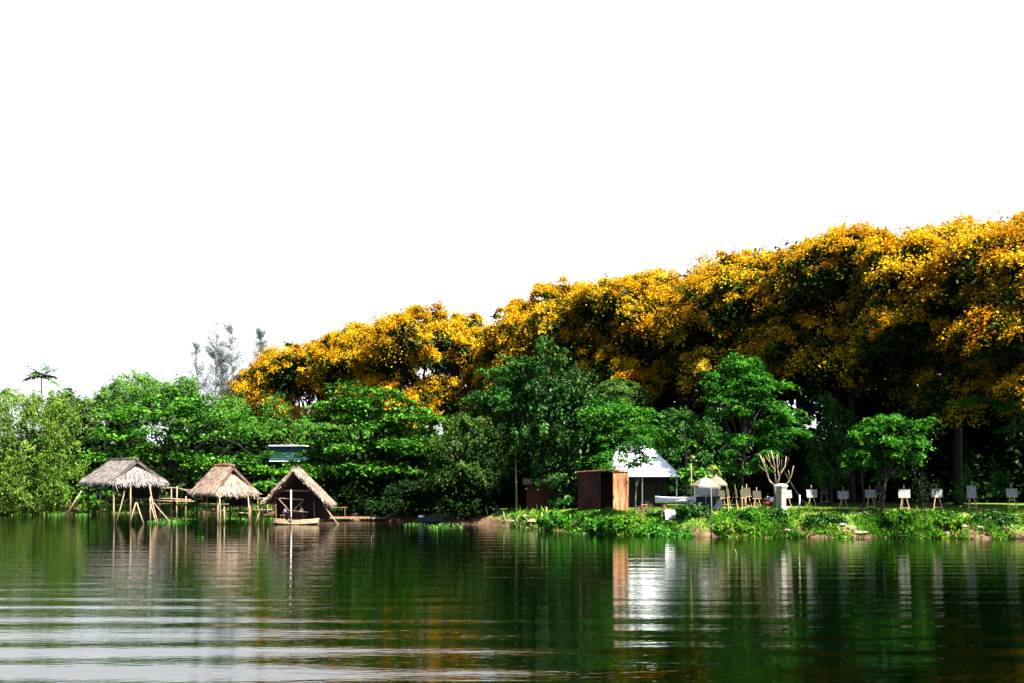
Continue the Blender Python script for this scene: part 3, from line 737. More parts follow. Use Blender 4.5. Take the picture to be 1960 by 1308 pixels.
for k, (L_, D_, px_, lab_) in enumerate((
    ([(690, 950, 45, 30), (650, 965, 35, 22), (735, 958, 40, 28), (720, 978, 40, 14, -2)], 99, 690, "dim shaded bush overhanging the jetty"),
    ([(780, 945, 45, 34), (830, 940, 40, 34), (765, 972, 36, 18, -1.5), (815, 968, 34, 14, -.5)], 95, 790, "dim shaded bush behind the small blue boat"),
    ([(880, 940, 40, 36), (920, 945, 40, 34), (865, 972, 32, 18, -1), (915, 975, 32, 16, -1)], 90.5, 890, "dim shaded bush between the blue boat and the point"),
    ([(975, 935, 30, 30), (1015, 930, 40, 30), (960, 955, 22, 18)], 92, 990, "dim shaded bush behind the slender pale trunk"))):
    tree("added_shade_bush", lab_, onground(px_, D_ + 1), lobes_px(L_, D_), 'dark_leaf', 'bark', 160 + k, pads=90, m=60, pr=0.7, flat=0.5, ll=0.3, lw=0.16, core=900, core_size=0.4, r=0.06, fork=0.3, cat_='bush', group="dim bushes along the shaded shore")  # added bushes, near-black leaves stand in for shade on the shore
# ---- right bank
tree("feathery_tree", "rounded fresh green feathery tree behind the parasols and leaning boards", onground(1425, 81),
     lobes_px([(1420, 708, 40, 22), (1392, 732, 42, 26), (1450, 738, 48, 28), (1415, 760, 55, 26), (1375, 770, 34, 22), (1465, 765, 36, 22), (1400, 790, 35, 18), (1385, 842, 32, 14), (1430, 846, 42, 14), (1400, 870, 26, 14), (1352, 742, 16, 9), (1492, 735, 20, 10), (1410, 686, 16, 10), (1440, 896, 26, 13, 1), (1405, 900, 22, 12, 1), (1462, 868, 18, 10), (1360, 795, 16, 10)], 81), 'feather_leaf', 'bark', 71, pads=120, m=150, pr=0.8, core=1500, core_size=0.25, r=0.13, fork=0.5, **FE)
tree("feathery_tree", "low spreading green feathery tree directly above the pruned bare tree", onground(1540, 84),
     lobes_px([(1500, 795, 28, 16), (1530, 805, 26, 14), (1475, 818, 34, 18), (1505, 828, 38, 18), (1460, 840, 22, 12), (1490, 850, 30, 12)], 83), 'feather_leaf', 'bark', 72, pads=62, m=130, pr=0.72, core=700, core_size=0.22, r=0.10, lean=(-1.0, 0), **FE)
tree("glossy_shrub", "dark glossy bush with pale leaf tips left of the low bright tree", onground(1590, 85),
     lobes_px([(1582, 775, 18, 26), (1600, 815, 32, 34), (1575, 850, 32, 30), (1610, 865, 36, 36), (1580, 905, 36, 34)], 85), 'glossy_leaf', 'bark', 73, pads=150, m=45, pr=0.55, flat=0.3, ll=0.2, lw=0.11, droop=0.3, thick=0.4, wild=0.9, core=1200, core_size=0.28, cat_='shrub')
tree("low_tree", "low bright green feathery tree on the bank among the easels", onground(1688, 73),
     lobes_px([(1665, 818, 34, 18), (1715, 812, 38, 16), (1750, 828, 30, 16), (1690, 845, 44, 18), (1735, 850, 32, 16), (1705, 872, 30, 13), (1740, 878, 26, 12), (1772, 846, 16, 8), (1640, 838, 16, 9), (1690, 903, 24, 9, 1), (1720, 905, 16, 8, 1), (1655, 862, 20, 10), (1768, 812, 12, 8), (1690, 800, 16, 8)], 73), 'feather_leaf', 'bark', 74, pads=85, m=150, pr=0.68, core=900, core_size=0.2, r=0.11, fork=0.5, **FE)
tree("low_tree", "small leaning green tree with a bare dark trunk left of the low bright tree", onground(1652, 73.6),
     lobes_px([(1645, 880, 26, 12), (1668, 888, 24, 11), (1630, 872, 18, 9)], 73.4), 'feather_leaf', 'bark', 75, pads=55, m=90, pr=0.5, core=250, core_size=0.2, r=0.08, fork=0.55, **FE)
tree("sapling", "thin dark sapling with sparse leaves growing on the slope above the water", onground(1772, 71.2),
     lobes_px([(1760, 925, 18, 18), (1780, 940, 18, 20), (1765, 955, 22, 16), (1752, 905, 10, 12)], 71.2), 'dark_leaf', 'bark', 76, pads=50, m=10, pr=0.35, flat=0.3, ll=0.14, lw=0.08, thick=0.5, wild=1.0, core=60, core_size=0.12, r=0.045, fork=0.35, cat_='sapling', nlimb=14)
tree("overhanging_tree", "green tree at the right edge reaching a flowering branch over the easels", onground(2040, 76),
     lobes_px([(1880, 765, 38, 8), (1925, 775, 35, 12), (1935, 826, 28, 9), (1960, 800, 30, 20), (2020, 790, 70, 40), (2040, 740, 60, 40)], 76), 'feather_leaf', 'bark', 77, pads=120, m=85, pr=0.6, core=700, core_size=0.25, r=0.18, fork=0.8, blossom=(0.1, 45, 0.35, 0.2, 0.13, -0.4), **FE)
tree("climber_bush", "sparse pale-leaved climbing bush beside the upright narrow board", onground(1838, 80),
     lobes_px([(1845, 905, 14, 16), (1838, 940, 16, 16), (1855, 955, 14, 14), (1920, 920, 14, 20), (1905, 940, 20, 16)], 80), 'feather_leaf', 'bark', 78, pads=60, m=26, pr=0.4, flat=0.3, ll=0.16, lw=0.09, thick=0.4, wild=0.9, core=120, core_size=0.15, r=0.04, cat_='bush')

# ---- pruned bare tree
def pollard():
    rng = np.random.default_rng(9)
    D = 77.0; b = onground(1487, D)
    root = thing("pruned_tree", "bare pruned tree with cut pale branches behind the stone pillar", "tree", b)
    def p(x, y, dy=0): return at(x, y, D + dy)
    tb = MB()
    tb.tube([b - np.array([0, 0, .2]), p(1487, 950), p(1485, 930)], [0.3, 0.22, 0.2], 8)
    tb.build("trunk", 'grey_bark', root, b, smooth=True)
    limbs = [([(1485, 932), (1474, 922), (1468, 908), (1463, 890), (1455, 872)], .13), ([(1486, 932), (1483, 910), (1482, 890), (1476, 862)], .12), ([(1487, 932), (1491, 915), (1488, 895), (1487, 870)], .11),
             ([(1487, 932), (1494, 908), (1502, 893), (1505, 874)], .12), ([(1490, 935), (1508, 925), (1514, 912), (1519, 892)], .10), ([(1470, 915), (1466, 895), (1461, 875)], .07), ([(1466, 900), (1458, 880), (1452, 868)], .07),
             ([(1482, 900), (1473, 885), (1465, 872)], .06), ([(1493, 910), (1496, 890), (1496, 880)], .06), ([(1489, 900), (1492, 884), (1489, 866)], .06), ([(1512, 918), (1510, 905), (1509, 900)], .05), ([(1505, 893), (1510, 876)], .03), ([(1472, 908), (1458, 896), (1452, 890)], .045), ([(1476, 895), (1472, 875), (1470, 868)], .05)]
    for L, r in limbs:
        dy = rng.uniform(-0.9, 0.9)
        pts = [p(x, y, dy * min(1, k * 0.5)) for k, (x, y) in enumerate(L)]
        r *= 0.62; mb = MB(); mb.tube(pts, [r * (1 - 0.45 * k / (len(pts) - 1)) for k in range(len(pts))], 7)
        mb.build("limb", 'cut_wood', root, b, smooth=True)
pollard()

# ------------------------------------------------------------------ bank grass and water plants (stuff)
rng = np.random.default_rng(21)
def scatter_grass(name, label, cat_, X, Y, h, w, mat, lean=0.5, z0=None):
    n = len(X)
    Zg = ground_z(X, Y) if z0 is None else np.full(n, z0)
    hh = h * rng.lognormal(0, 0.35, n)[:, None]
    ax = unit(np.stack([rng.normal(0, lean, n), rng.normal(0, lean, n), np.ones(n)], 1))
    bx = unit(np.cross(ax, rng.normal(size=(n, 3))))
    C = np.stack([X, Y, Zg], 1) + ax * hh * 0.42
    patch = 0.5 + 0.18 * np.sin(X * 0.9 + 1.2 * np.sin(Y * 0.8)) + 0.12 * np.sin(X * 2.7 + Y)
    o = quads(name, C, ax * hh / 2, bx * w * rng.lognormal(0, 0.3, n)[:, None] / 2, patch + rng.normal(0, 0.2, n), mat)
    return tag(o, label, cat_, kind='stuff')
n = 60000
X = rng.uniform(4, 48, n); s = rng.uniform(-0.1, 4.6, n)
keep = (np.sin(X * 1.7 + 2 * np.sin(s * 1.1)) + np.sin(X * 0.61 + 3) + rng.normal(0, 0.7, n)) > -0.45
X, s = X[keep], s[keep]
scatter_grass("bank_grass", "bright green grass and creepers covering the sloping right bank", "grass", X, shore(X) + s, 0.26 - 0.035 * s[:, None], 0.11, 'grass', 0.9)
n = 26000
X = rng.uniform(3, 52, n); s = rng.uniform(4.6, 9.5, n)
scatter_grass("lawn_grass", "short sunlit lawn grass along the top of the bank", "grass", X, shore(X) + s, 0.07, 0.05, 'lawn', 0.6)
n = 14000
X = rng.uniform(-60, 3, n); s = rng.uniform(-0.3, 4, n)
keep = (np.sin(X * 0.8) + rng.normal(0, 0.7, n) > -0.2) & ((X < -19) | (X > -1))
X, s = X[keep], s[keep]
scatter_grass("shore_weeds", "low green weeds along the shaded left and middle shore", "weeds", X, shore(X) + s, 0.36, 0.13, 'grass', 0.8)
# floating leaves: patches in front of the huts and along the shore
XX = []; YY = []
for (px, py, rx, ry, k) in ((340, 998, 40, 4, 700), (300, 1001, 18, 2.5, 240), (450, 996, 25, 4, 350), (385, 1031, 5, 1, 30), (110, 985, 22, 3, 380), (40, 984, 25, 2, 200), (850, 1009, 36, 4, 170), (795, 1005, 22, 2, 60), (1105, 1022, 20, 4, 320), (515, 992, 20, 3, 200), (160, 985, 15, 3, 160)):
    r_ = np.sqrt(rng.uniform(0, 1, k)); th = rng.uniform(0, 6.28, k)
    x = px + rx * r_ * np.cos(th); y = py + ry * r_ * np.sin(th)
    D = CH * F / (y - HZ); XX.append((x - CX) * D / F); YY.append(D)
X = np.concatenate(XX); Y = np.concatenate(YY)
scatter_grass("water_plants", "floating green water plants in patches near the huts and shore", "water plants", X, Y, 0.15, 0.15, 'hyacinth', 0.8, 0.02)

# tufts of long blades among the creepers
cx_ = rng.uniform(2.5, 48, 70); cs_ = rng.uniform(0.05, 4.2, 70)
k_ = 46
X = np.repeat(cx_, k_) + rng.normal(0, 0.16, 70 * k_); Y = np.repeat(shore(cx_) + cs_, k_) + rng.normal(0, 0.16, 70 * k_)
scatter_grass("reeds", "tufts of long thin grass standing among the creepers on the right bank", "reeds", X, Y, 0.46, 0.035, 'grass', 0.33)
cx_ = rng.uniform(2.5, 48, 60); cs_ = rng.uniform(0.0, 4.0, 60); k_ = 30
X = np.repeat(cx_, k_) + rng.normal(0, 0.28, 60 * k_); Y = np.repeat(shore(cx_) + cs_, k_) + rng.normal(0, 0.25, 60 * k_)
scatter_grass("dead_leaves", "dry brown fallen leaves and stalks lying on the right bank", "dead leaves", X, Y, 0.2, 0.07, 'dry', 1.6)
# shrubs along the right bank, each a thing of its own
BG = "leafy bushes along the right bank"
for k, (px, D, w, h, mat, lab) in enumerate([
    (1062, 79.5, 34, 26, 'feather_leaf', "low leafy bush beside the bamboo stakes on the point"),
    (1150, 75.2, 34, 22, 'feather_leaf', "spreading bush at the foot of the rusty shed's open side"),
    (1190, 74.2, 36, 22, 'grass', "yellowish bush on the slope under the rusty shed"),
    (1255, 73.0, 44, 22, 'feather_leaf', "dark green bush below the white boat"),
    (1300, 71.8, 36, 16, 'feather_leaf', "bush at the waterline left of the pole in the water"),
    (1330, 73.8, 32, 16, 'glossy_leaf', "bush at the base of the tall pole with the globe"),
    (1410, 71.5, 34, 18, 'grass', "bright bush at the waterline below the leaning boards"),
    (1436, 72.6, 12, 6, 'feather_leaf', "small bush in front of the pink stool"),
    (1492, 73.0, 9, 10, 'glossy_leaf', "little bush growing against the stone pillar"),
    (1580, 71.6, 40, 18, 'glossy_leaf', "shaded bush below the first two landscape easels"),
    (1720, 71.4, 34, 16, 'grass', "bright bush below the low feathery tree"),
    (1820, 71.0, 34, 16, 'grass', "bright bush between the sapling and upright board"),
    (1905, 70.8, 40, 20, 'glossy_leaf', "large bush at the waterline near the right edge")]):
    b = onground(px, D); s_ = D / F; h *= 0.7 if px > 1400 else 0.9
    LB = np.array([(b[0] + dx * w * s_, D + dy, b[2] + h * s_ * hz_, w * s_ * 0.55, 0.7, h * s_ * 0.55) for dx, dy, hz_ in ((-0.45, 0.1, 0.35), (0.4, 0.0, 0.3), (0, 0.2, 0.6))])
    tree("bank_bush", lab, b, LB, mat, 'bark', 200 + k, pads=60, m=42, pr=0.28, flat=0.3, ll=0.2, lw=0.1, thick=0.4, wild=0.8, core=250, core_size=0.16, r=0.03, fork=0.3, nlimb=6, cat_='bush', group=BG)

# ------------------------------------------------------------------ thatched huts
def strands(name, faces, n, mat, parent, base, rng, length=0.55, width=0.05, lift=0.04, fringe=None):
    """straw laid down the slope on quads (top-left, top-right, bottom-right, bottom-left)"""
    Cs, As, Bs, Ts = [], [], [], []
    areas = [np.linalg.norm(np.cross(f[1] - f[0], f[3] - f[0])) for f in faces]
    for f, a in zip(faces, areas):
        k = int(n * a / sum(areas))
        u = rng.uniform(0, 1, (k, 1)); v = rng.uniform(0.0, 1.03, (k, 1))
        tp = f[0] + (f[1] - f[0]) * u; bt = f[3] + (f[2] - f[3]) * u
        p = tp + (bt - tp) * v
        dn = unit(bt - tp + 1e-6); nn = unit(np.cross(f[1] - f[0] + (f[2] - f[3]), (f[3] - f[0]) + (f[2] - f[1])))
        if nn[2] < 0: nn = -nn
        ax = unit(dn + rng.normal(0, 0.16, (k, 3))); bx = unit(np.cross(ax, nn[None]) + rng.normal(0, 0.12, (k, 3)))
        s = rng.lognormal(0, 0.3, (k, 1))
        Cs.append(p + nn * (lift * rng.uniform(0.2, 1.4, (k, 1)))); As.append(ax * length / 2 * s); Bs.append(bx * width / 2 * s)
        row = 0.07 * np.sin(v[:, 0] * 22)
        Ts.append(0.5 + row + rng.normal(0, 0.24, k))
        # ragged fringe hanging from the eave
        kf = int(np.linalg.norm(f[2] - f[3]) * 34)
        u = rng.uniform(0, 1, (kf, 1)); p = f[3] + (f[2] - f[3]) * u
        ax = unit(dn[:1] * 0.7 + np.array([0, 0, -0.8]) + rng.normal(0, 0.14, (kf, 3)))
        L = 0.34 * rng.lognormal(0, 0.35, (kf, 1))
        Cs.append(p + ax * L * 0.35 - nn * rng.uniform(0, 0.16, (kf, 1))); As.append(ax * L / 2); Bs.append(unit(np.cross(ax, nn[None] + rng.normal(0, .3, (kf, 3)))) * 0.03); Ts.append(rng.uniform(0.2, 0.9, kf))
    return quads(name, np.concatenate(Cs), np.concatenate(As), np.concatenate(Bs), np.concatenate(Ts), mat, parent, base)

def hip_hut(name, label, px, D, eave_y, ridge_y, hl, hw, ridge_in, th, mat, seed, floor_y, poles, extra):
    rng = np.random.default_rng(seed)
    c = at(px, 1000, D); c[2] = 0
    root = thing(name, label, "hut", (c[0], c[1], 0))
    base = (c[0], c[1], 0)
    ze = CH - (eave_y - HZ) * D / F; zr = CH - (ridge_y - HZ) * D / F
    d = np.array([math.cos(th), -math.sin(th), 0]); nr = np.array([-math.sin(th), -math.cos(th), 0])
    def P(a, b, z): return np.array([c[0], c[1], 0]) + d * a + nr * b + np.array([0, 0, z])
    rl = hl - ridge_in
    zk = zr - (zr - ze) * 0.36           # where the little gable meets the hip
    kw = hw * 0.40
    F1 = [P(-rl, 0, zr), P(rl, 0, zr), P(hl, hw, ze), P(-hl, hw, ze)]
    F2 = [P(rl, 0, zr), P(-rl, 0, zr), P(-hl, -hw, ze), P(hl, -hw, ze)]
    E1 = [P(rl - 0.15, kw, zk), P(rl - 0.15, -kw, zk), P(hl + 0.1, -hw, ze - 0.08), P(hl + 0.1, hw, ze - 0.08)]
    E2 = [P(-rl + 0.15, -kw, zk), P(-rl + 0.15, kw, zk), P(-hl - 0.1, hw, ze - 0.08), P(-hl - 0.1, -hw, ze - 0.08)]
    rf = MB()
    for f in (F1, F2, E1, E2):
        nrm = np.cross(np.array(f[1]) - f[0], np.array(f[3]) - f[0])
        ff = f if nrm[2] > 0 else [f[1], f[0], f[3], f[2]]
        rf.slab(ff, 0.22)
    ro = rf.build("roof", mat, root, base)
    strands("thatch_strand", [np.array(f) for f in (F1, F2, E1, E2)], 5200, mat, ro, base, rng)
    rc = MB(); rc.tube([P(-rl - 0.1, 0, zr + 0.03), P(0, 0, zr + 0.08), P(rl + 0.12, 0, zr + 0.02)], 0.13, 8)
    rc.build("ridge_cap", extra.get('cap', mat), ro, base)
    # frame: eave beams, rafters, corner posts, floor
    fz = CH - (floor_y - HZ) * D / F
    fl = MB()
    for k in range(11):
        b = -hw * 0.8 + 1.6 * hw * k / 10
        fl.tube([P(-hl * 0.8, b, fz), P(hl * 0.8, b, fz + 0.01)], 0.06, 5)
    fl.build("floor", 'dark_wood', root, base)
    bm_ = MB()
    for (a0, b0, a1, b1) in ((-hl, hw, hl, hw), (-hl, -hw, hl, -hw), (hl, -hw, hl, hw), (-hl, -hw, -hl, hw)):
        bm_.tube([P(a0 * 0.92, b0 * 0.92, ze + 0.02), P(a1 * 0.92, b1 * 0.92, ze + 0.02)], 0.06, 6)
    bm_.build("eave_beam", 'dark_wood', root, base)
    for sa in (-0.8, 0.0, 0.8):
        for sb in (-0.8, 0.8):
            q = P(hl * sa, hw * sb, 0)
            MB().tube([q + np.array([0, 0, -0.9]), q + np.array([rng.normal(0, .05), 0, ze + 0.25])], [0.08, 0.07], 7).build("post", 'dark_wood' if sb < 0 or sa < 0 else 'bamboo', root, base, smooth=True)
    # woven half wall at the back keeps the inside dim, its shade painted near-black
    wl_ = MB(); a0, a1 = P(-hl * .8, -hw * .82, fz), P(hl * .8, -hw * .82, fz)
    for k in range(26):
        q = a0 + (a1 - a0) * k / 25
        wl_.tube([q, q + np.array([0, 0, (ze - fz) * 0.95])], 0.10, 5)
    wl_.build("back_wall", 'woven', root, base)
    for (x0, y0, x1, y1, dd0, dd1, r_) in poles:
        p0 = at(x0, y0, D + dd0); p1 = at(x1, y1, D + dd1)
        if y1 > 988: p1 = p1 + (p1 - p0) * 0.18
        MB().tube([p0, (p0 + p1) / 2 + np.array([rng.normal(0, 0.03), 0, 0]), p1], [r_ * 0.65, r_ * .8, r_ * .85], 7).build("stilt", 'bamboo', root, base, smooth=True)
    return root

hip_hut("thatched_hut", "grey thatched hut on slanting stilts, leftmost on the water", 237, 92, 922, 881, 2.85, 2.75, 0.55, R(40), 'thatch_grey', 301, 956,
        [(241, 930, 223, 997, -2.5, -3, .075), (250, 930, 249, 996, -3.4, -3.4, .075), (260, 962, 251, 995, -2.8, -3.2, .075), (262, 962, 273, 997, -2.8, -3, .075), (285, 925, 301, 998, -1.4, -2.4, .075), (286, 955, 297, 996, -1, -2, .065), (288, 950, 288, 998, -0.5, -0.5, .075), (294, 962, 320, 993, 0, -0.6, .06), (205, 930, 205, 992, 0, 0, .085)], {})
hip_hut("thatched_hut", "tan thatched hut with a rusty ridge cap, in the middle of the three", 429, 92, 942, 892, 2.2, 2.2, 0.75, R(42), 'thatch_tan', 302, 970,
        [(420, 945, 420, 1006, -2.9, -2.9, .085), (429, 970, 430, 1001, -2.0, -2, .08), (475, 950, 476, 1000, -0.6, -0.8, .08), (479, 950, 480, 999, 0.2, 0, .06), (388, 950, 387, 997, -0.5, -0.5, .06)], {'cap': 'red_wood'})

def gable_hut():
    rng = np.random.default_rng(303)
    D = 88.0; c = at(565, 1000, D); c[2] = 0; base = (c[0], c[1] + 2, 0)
    root = thing("gabled_hut", "open-fronted steep thatched hut on a bamboo raft, rightmost of the three", "hut", base)
    X0 = c[0]; y0, y1 = D, D + 3.4
    zp = CH - (898 - HZ) * D / F; zl = CH - (962 - HZ) * D / F; zr_ = CH - (964 - HZ) * D / F
    xl = (501 - CX) * D / F; xr = (628 - CX) * D / F; xp = (561 - CX) * D / F
    fr_ = [np.array((xp, y0, zp)), np.array((xp, y1, zp)), np.array((xr, y1, zr_)), np.array((xr, y0, zr_))]
    fl_ = [np.array((xp, y1, zp)), np.array((xp, y0, zp)), np.array((xl, y0, zl)), np.array((xl, y1, zl))]
    rf = MB()
    for f in (fr_, fl_):
        nrm = np.cross(f[1] - f[0], f[3] - f[0])
        rf.slab(f if nrm[2] > 0 else [f[1], f[0], f[3], f[2]], 0.26)
    ro = rf.build("roof", 'thatch_tan', root, base)
    strands("thatch_strand", [fr_, fl_], 4600, 'thatch_tan', ro, base, rng)
    # ragged front verge of straw
    Cs = []; As = []; Bs = []
    for f in (fr_, fl_):
        a, b = (f[0], f[3]) if f is fr_ else (f[1], f[2])
        k = 260; u = rng.uniform(0, 1, (k, 1)); p = a + (b - a) * u; dn = unit(b - a)
        ax = unit(dn[None] + np.array([0, -0.25, -0.35]) + rng.normal(0, 0.2, (k, 3)))
        Cs.append(p + np.array([0, -0.06, -0.1]) + rng.normal(0, 0.07, (k, 3))); As.append(ax * 0.2); Bs.append(unit(np.cross(ax, rng.normal(size=(k, 3)))) * 0.03)
    C = np.concatenate(Cs)
    quads("verge_straw", C, np.concatenate(As), np.concatenate(Bs), rng.uniform(0.3, 1, len(C)), 'thatch_tan', ro, base)
    def q(x, y, dd=0.0): return at(x, y, D + dd)
    MB().tube([q(557, 938, -.28), q(557, 1003, -.34)], [0.055, 0.075], 8).build("front_post", 'white_wood', root, base, smooth=True)
    for (x0, y0_, x1, y1_, dd, r_, nm, mt) in [(528, 940, 597, 940, .6, .055, "tie_beam", 'bamboo'), (524, 954, 582, 957, .7, .05, "rail", 'bamboo'), (534, 956, 554, 979, .6, .035, "brace", 'bamboo'), (580, 960, 560, 978, .6, .035, "brace", 'bamboo'),
                                          (560, 978, 590, 981, .6, .035, "rail", 'bamboo'), (527, 950, 529, 1003, .9, .06, "post", 'red_wood'), (601, 960, 603, 1004, .9, .06, "post", 'red_wood'), (527, 950, 527, 1003, 3.2, .06, "post", 'dark_wood'), (605, 960, 605, 1000, 3.2, .06, "post", 'dark_wood'),
                                          (502, 966, 487, 1009, 0.2, .05, "prop_pole", 'bamboo'), (618, 966, 651, 1010, 0.2, .055, "prop_pole", 'bamboo'), (504, 964, 504, 1006, 1.0, .045, "prop_pole", 'bamboo')]:
        p0, p1 = q(x0, y0_, dd), q(x1, y1_, dd)
        if nm == "prop_pole": p1 = p1 + (p1 - p0) * 0.15
        if nm == "post": p1 = p1 + np.array([0, 0, -0.2])
        MB().tube([p0, (p0 + p1) / 2 + np.array([0, 0, 0.02]), p1], r_, 7).build(nm, mt, root, base, smooth=True)
    rb = MB(); rb.tube([np.array((xp, y0 - .1, zp - .2)), np.array((xp, y1, zp - .2))], .07, 7); rb.build("ridge_beam", 'dark_wood', root, base)
    # raft: bamboo culms with a shallow bow toward the water
    xa, xb = (526 - CX) * D / F, (607 - CX) * D / F; xm = (xa + xb) / 2
    rm_ = MB()
    for k in range(24):
        yy = D + 0.3 + k * 0.13
        rm_.tube([(xa + .05, yy, 0.30), (xm, yy, 0.27), (xb - .05, yy, 0.30)], 0.075, 6)
    rm_.build("raft_deck", 'bamboo', root, base)
    for k, (dy, z) in enumerate(((0.25, 0.36), (0.05, 0.24), (-0.08, 0.10))):
        MB().tube([(xa - .12, D + 0.1 + dy, z + 0.10), (xa + .4, D - 0.1 + dy, z + 0.05), (xm, D - 0.30 + dy, z - 0.04), (xb - .4, D - 0.1 + dy, z + 0.05), (xb + .12, D + 0.1 + dy, z + 0.12)], 0.085, 8).build("bow_log", 'bamboo', root, base, smooth=True)
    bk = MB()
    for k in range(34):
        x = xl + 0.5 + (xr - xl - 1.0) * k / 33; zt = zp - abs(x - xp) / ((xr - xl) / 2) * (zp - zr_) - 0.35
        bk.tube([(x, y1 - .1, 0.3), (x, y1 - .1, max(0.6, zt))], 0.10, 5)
    bk.build("back_wall", 'woven', root, base)  # inside shade painted into the near-black slats
gable_hut()

# walkway of bamboo between the huts
def walkway():
    D = 94.0; b = at(350, 1000, D); b[2] = 0
    root = thing("bamboo_walkway", "rickety bamboo walkway and railings linking the first and second huts", "walkway", b)
    rng = np.random.default_rng(12)
    def q(x, y, dd=0.0): return at(x, y, D + dd)
    for (x0, y0, x1, y1, dd, r_, nm) in [(278, 954, 366, 957, -.3, .055, "deck_pole"), (268, 957, 372, 960, .3, .06, "deck_pole"), (281, 935, 341, 934, 0, .045, "handrail"), (341, 935, 365, 943, 0, .04, "handrail"), (339, 934, 364, 938, .4, .035, "handrail"),
                                         (303, 935, 304, 998, 0, .06, "post"), (328, 936, 328, 985, .5, .055, "post"), (339, 931, 338, 996, 0, .07, "post"), (356, 950, 356, 990, .5, .05, "post")]:
        p0, p1 = q(x0, y0, dd), q(x1, y1, dd)
        if nm == "post": p1[2] = -0.5
        MB().tube([p0, (p0 + p1) / 2 + rng.normal(0, .04, 3), p1], r_, 6).build(nm, 'bamboo', root, b, smooth=True)
    D2 = 92.0
    root2 = thing("bamboo_railing", "bamboo railing and poles between the second and third huts", "railing", (at(490, 1000, D2)[0], D2, 0))
    b2 = (at(490, 1000, D2)[0], D2, 0)
    for (x0, y0, x1, y1, dd, r_, nm) in [(455, 954, 525, 953, 0, .045, "handrail"), (470, 976, 530, 976, .2, .055, "deck_pole"), (424, 979, 478, 983, -.3, .045, "deck_pole"), (512, 955, 512, 998, 0, .05, "post"), (493, 955, 494, 1000, .3, .05, "post")]:
        p0, p1 = at(x0, y0, D2 + dd), at(x1, y1, D2 + dd)
        if nm == "post": p1[2] = -0.5
        MB().tube([p0, (p0 + p1) / 2 + rng.normal(0, .03, 3), p1], r_, 6).build(nm, 'bamboo', root2, b2, smooth=True)
    D3 = 95.0; b3 = (at(670, 1000, D3)[0], D3, 0)
    root3 = thing("jetty", "low reddish plank jetty running right from the third hut", "jetty", b3)
    xa, xb = (606 - CX) * D3 / F, (742 - CX) * D3 / F
    mb = MB()
    for k in range(9):
        x = xa + (xb - xa) * (k + .5) / 9
        mb.box((x, D3 + 0.5, 0.33 + 0.01 * (k % 2)), ((xb - xa) / 9 - .04, 1.0, 0.05))
    mb.build("deck", 'red_wood', root3, b3)
    MB().box(((xa + xb) / 2, D3 - 0.06, 0.26), (xb - xa, 0.08, 0.14)).build("edge_beam", 'bamboo', root3, b3)
    for k in range(5):
        x = xa + .2 + (xb - xa - .4) * k / 4
        MB().tube([(x, D3 + .1, -0.8), (x, D3 + .1, 0.29)], .07, 6).build("post", 'red_wood', root3, b3)
    MB().tube([at(604, 972, D3), at(664, 972, D3)], .045, 6).build("handrail", 'red_wood', root3, b3)
    for x in (612, 660):
        p = at(x, 970, D3); MB().tube([p, (p[0], D3, 0.35)], .045, 6).build("rail_post", 'red_wood', root3, b3)
walkway()

p0, p1 = at(156, 940, 98), at(123, 992, 98); p1 = p1 + (p1 - p0) * .2
tag(MB().tube([p0, p1], [.06, .075], 7).build("leaning_pole", 'bamboo', None, (p1[0], p1[1], 0), smooth=True), "long bamboo pole leaning from the water left of the first hut", "pole")

# ------------------------------------------------------------------ people in the third hut
def skin_obj(name, verts, edges, radii, mat, parent, base, sub=2):
    me = bpy.data.meshes.new(name)
    b = Vector(base)
    me.from_pydata([Vector(v) - b for v in verts], edges, [])
    o = bpy.data.objects.new(name, me); COL.objects.link(o); o.parent = parent
    sk = o.modifiers.new("skin", 'SKIN')
    for i, r_ in enumerate(radii):
        me.skin_vertices[0].data[i].radius = r_ if isinstance(r_, tuple) else (r_, r_)
    me.skin_vertices[0].data[0].use_root = True
    ss = o.modifiers.new("sub", 'SUBSURF'); ss.levels = sub; ss.render_levels = sub
    me.materials.append(M[mat])
    return o

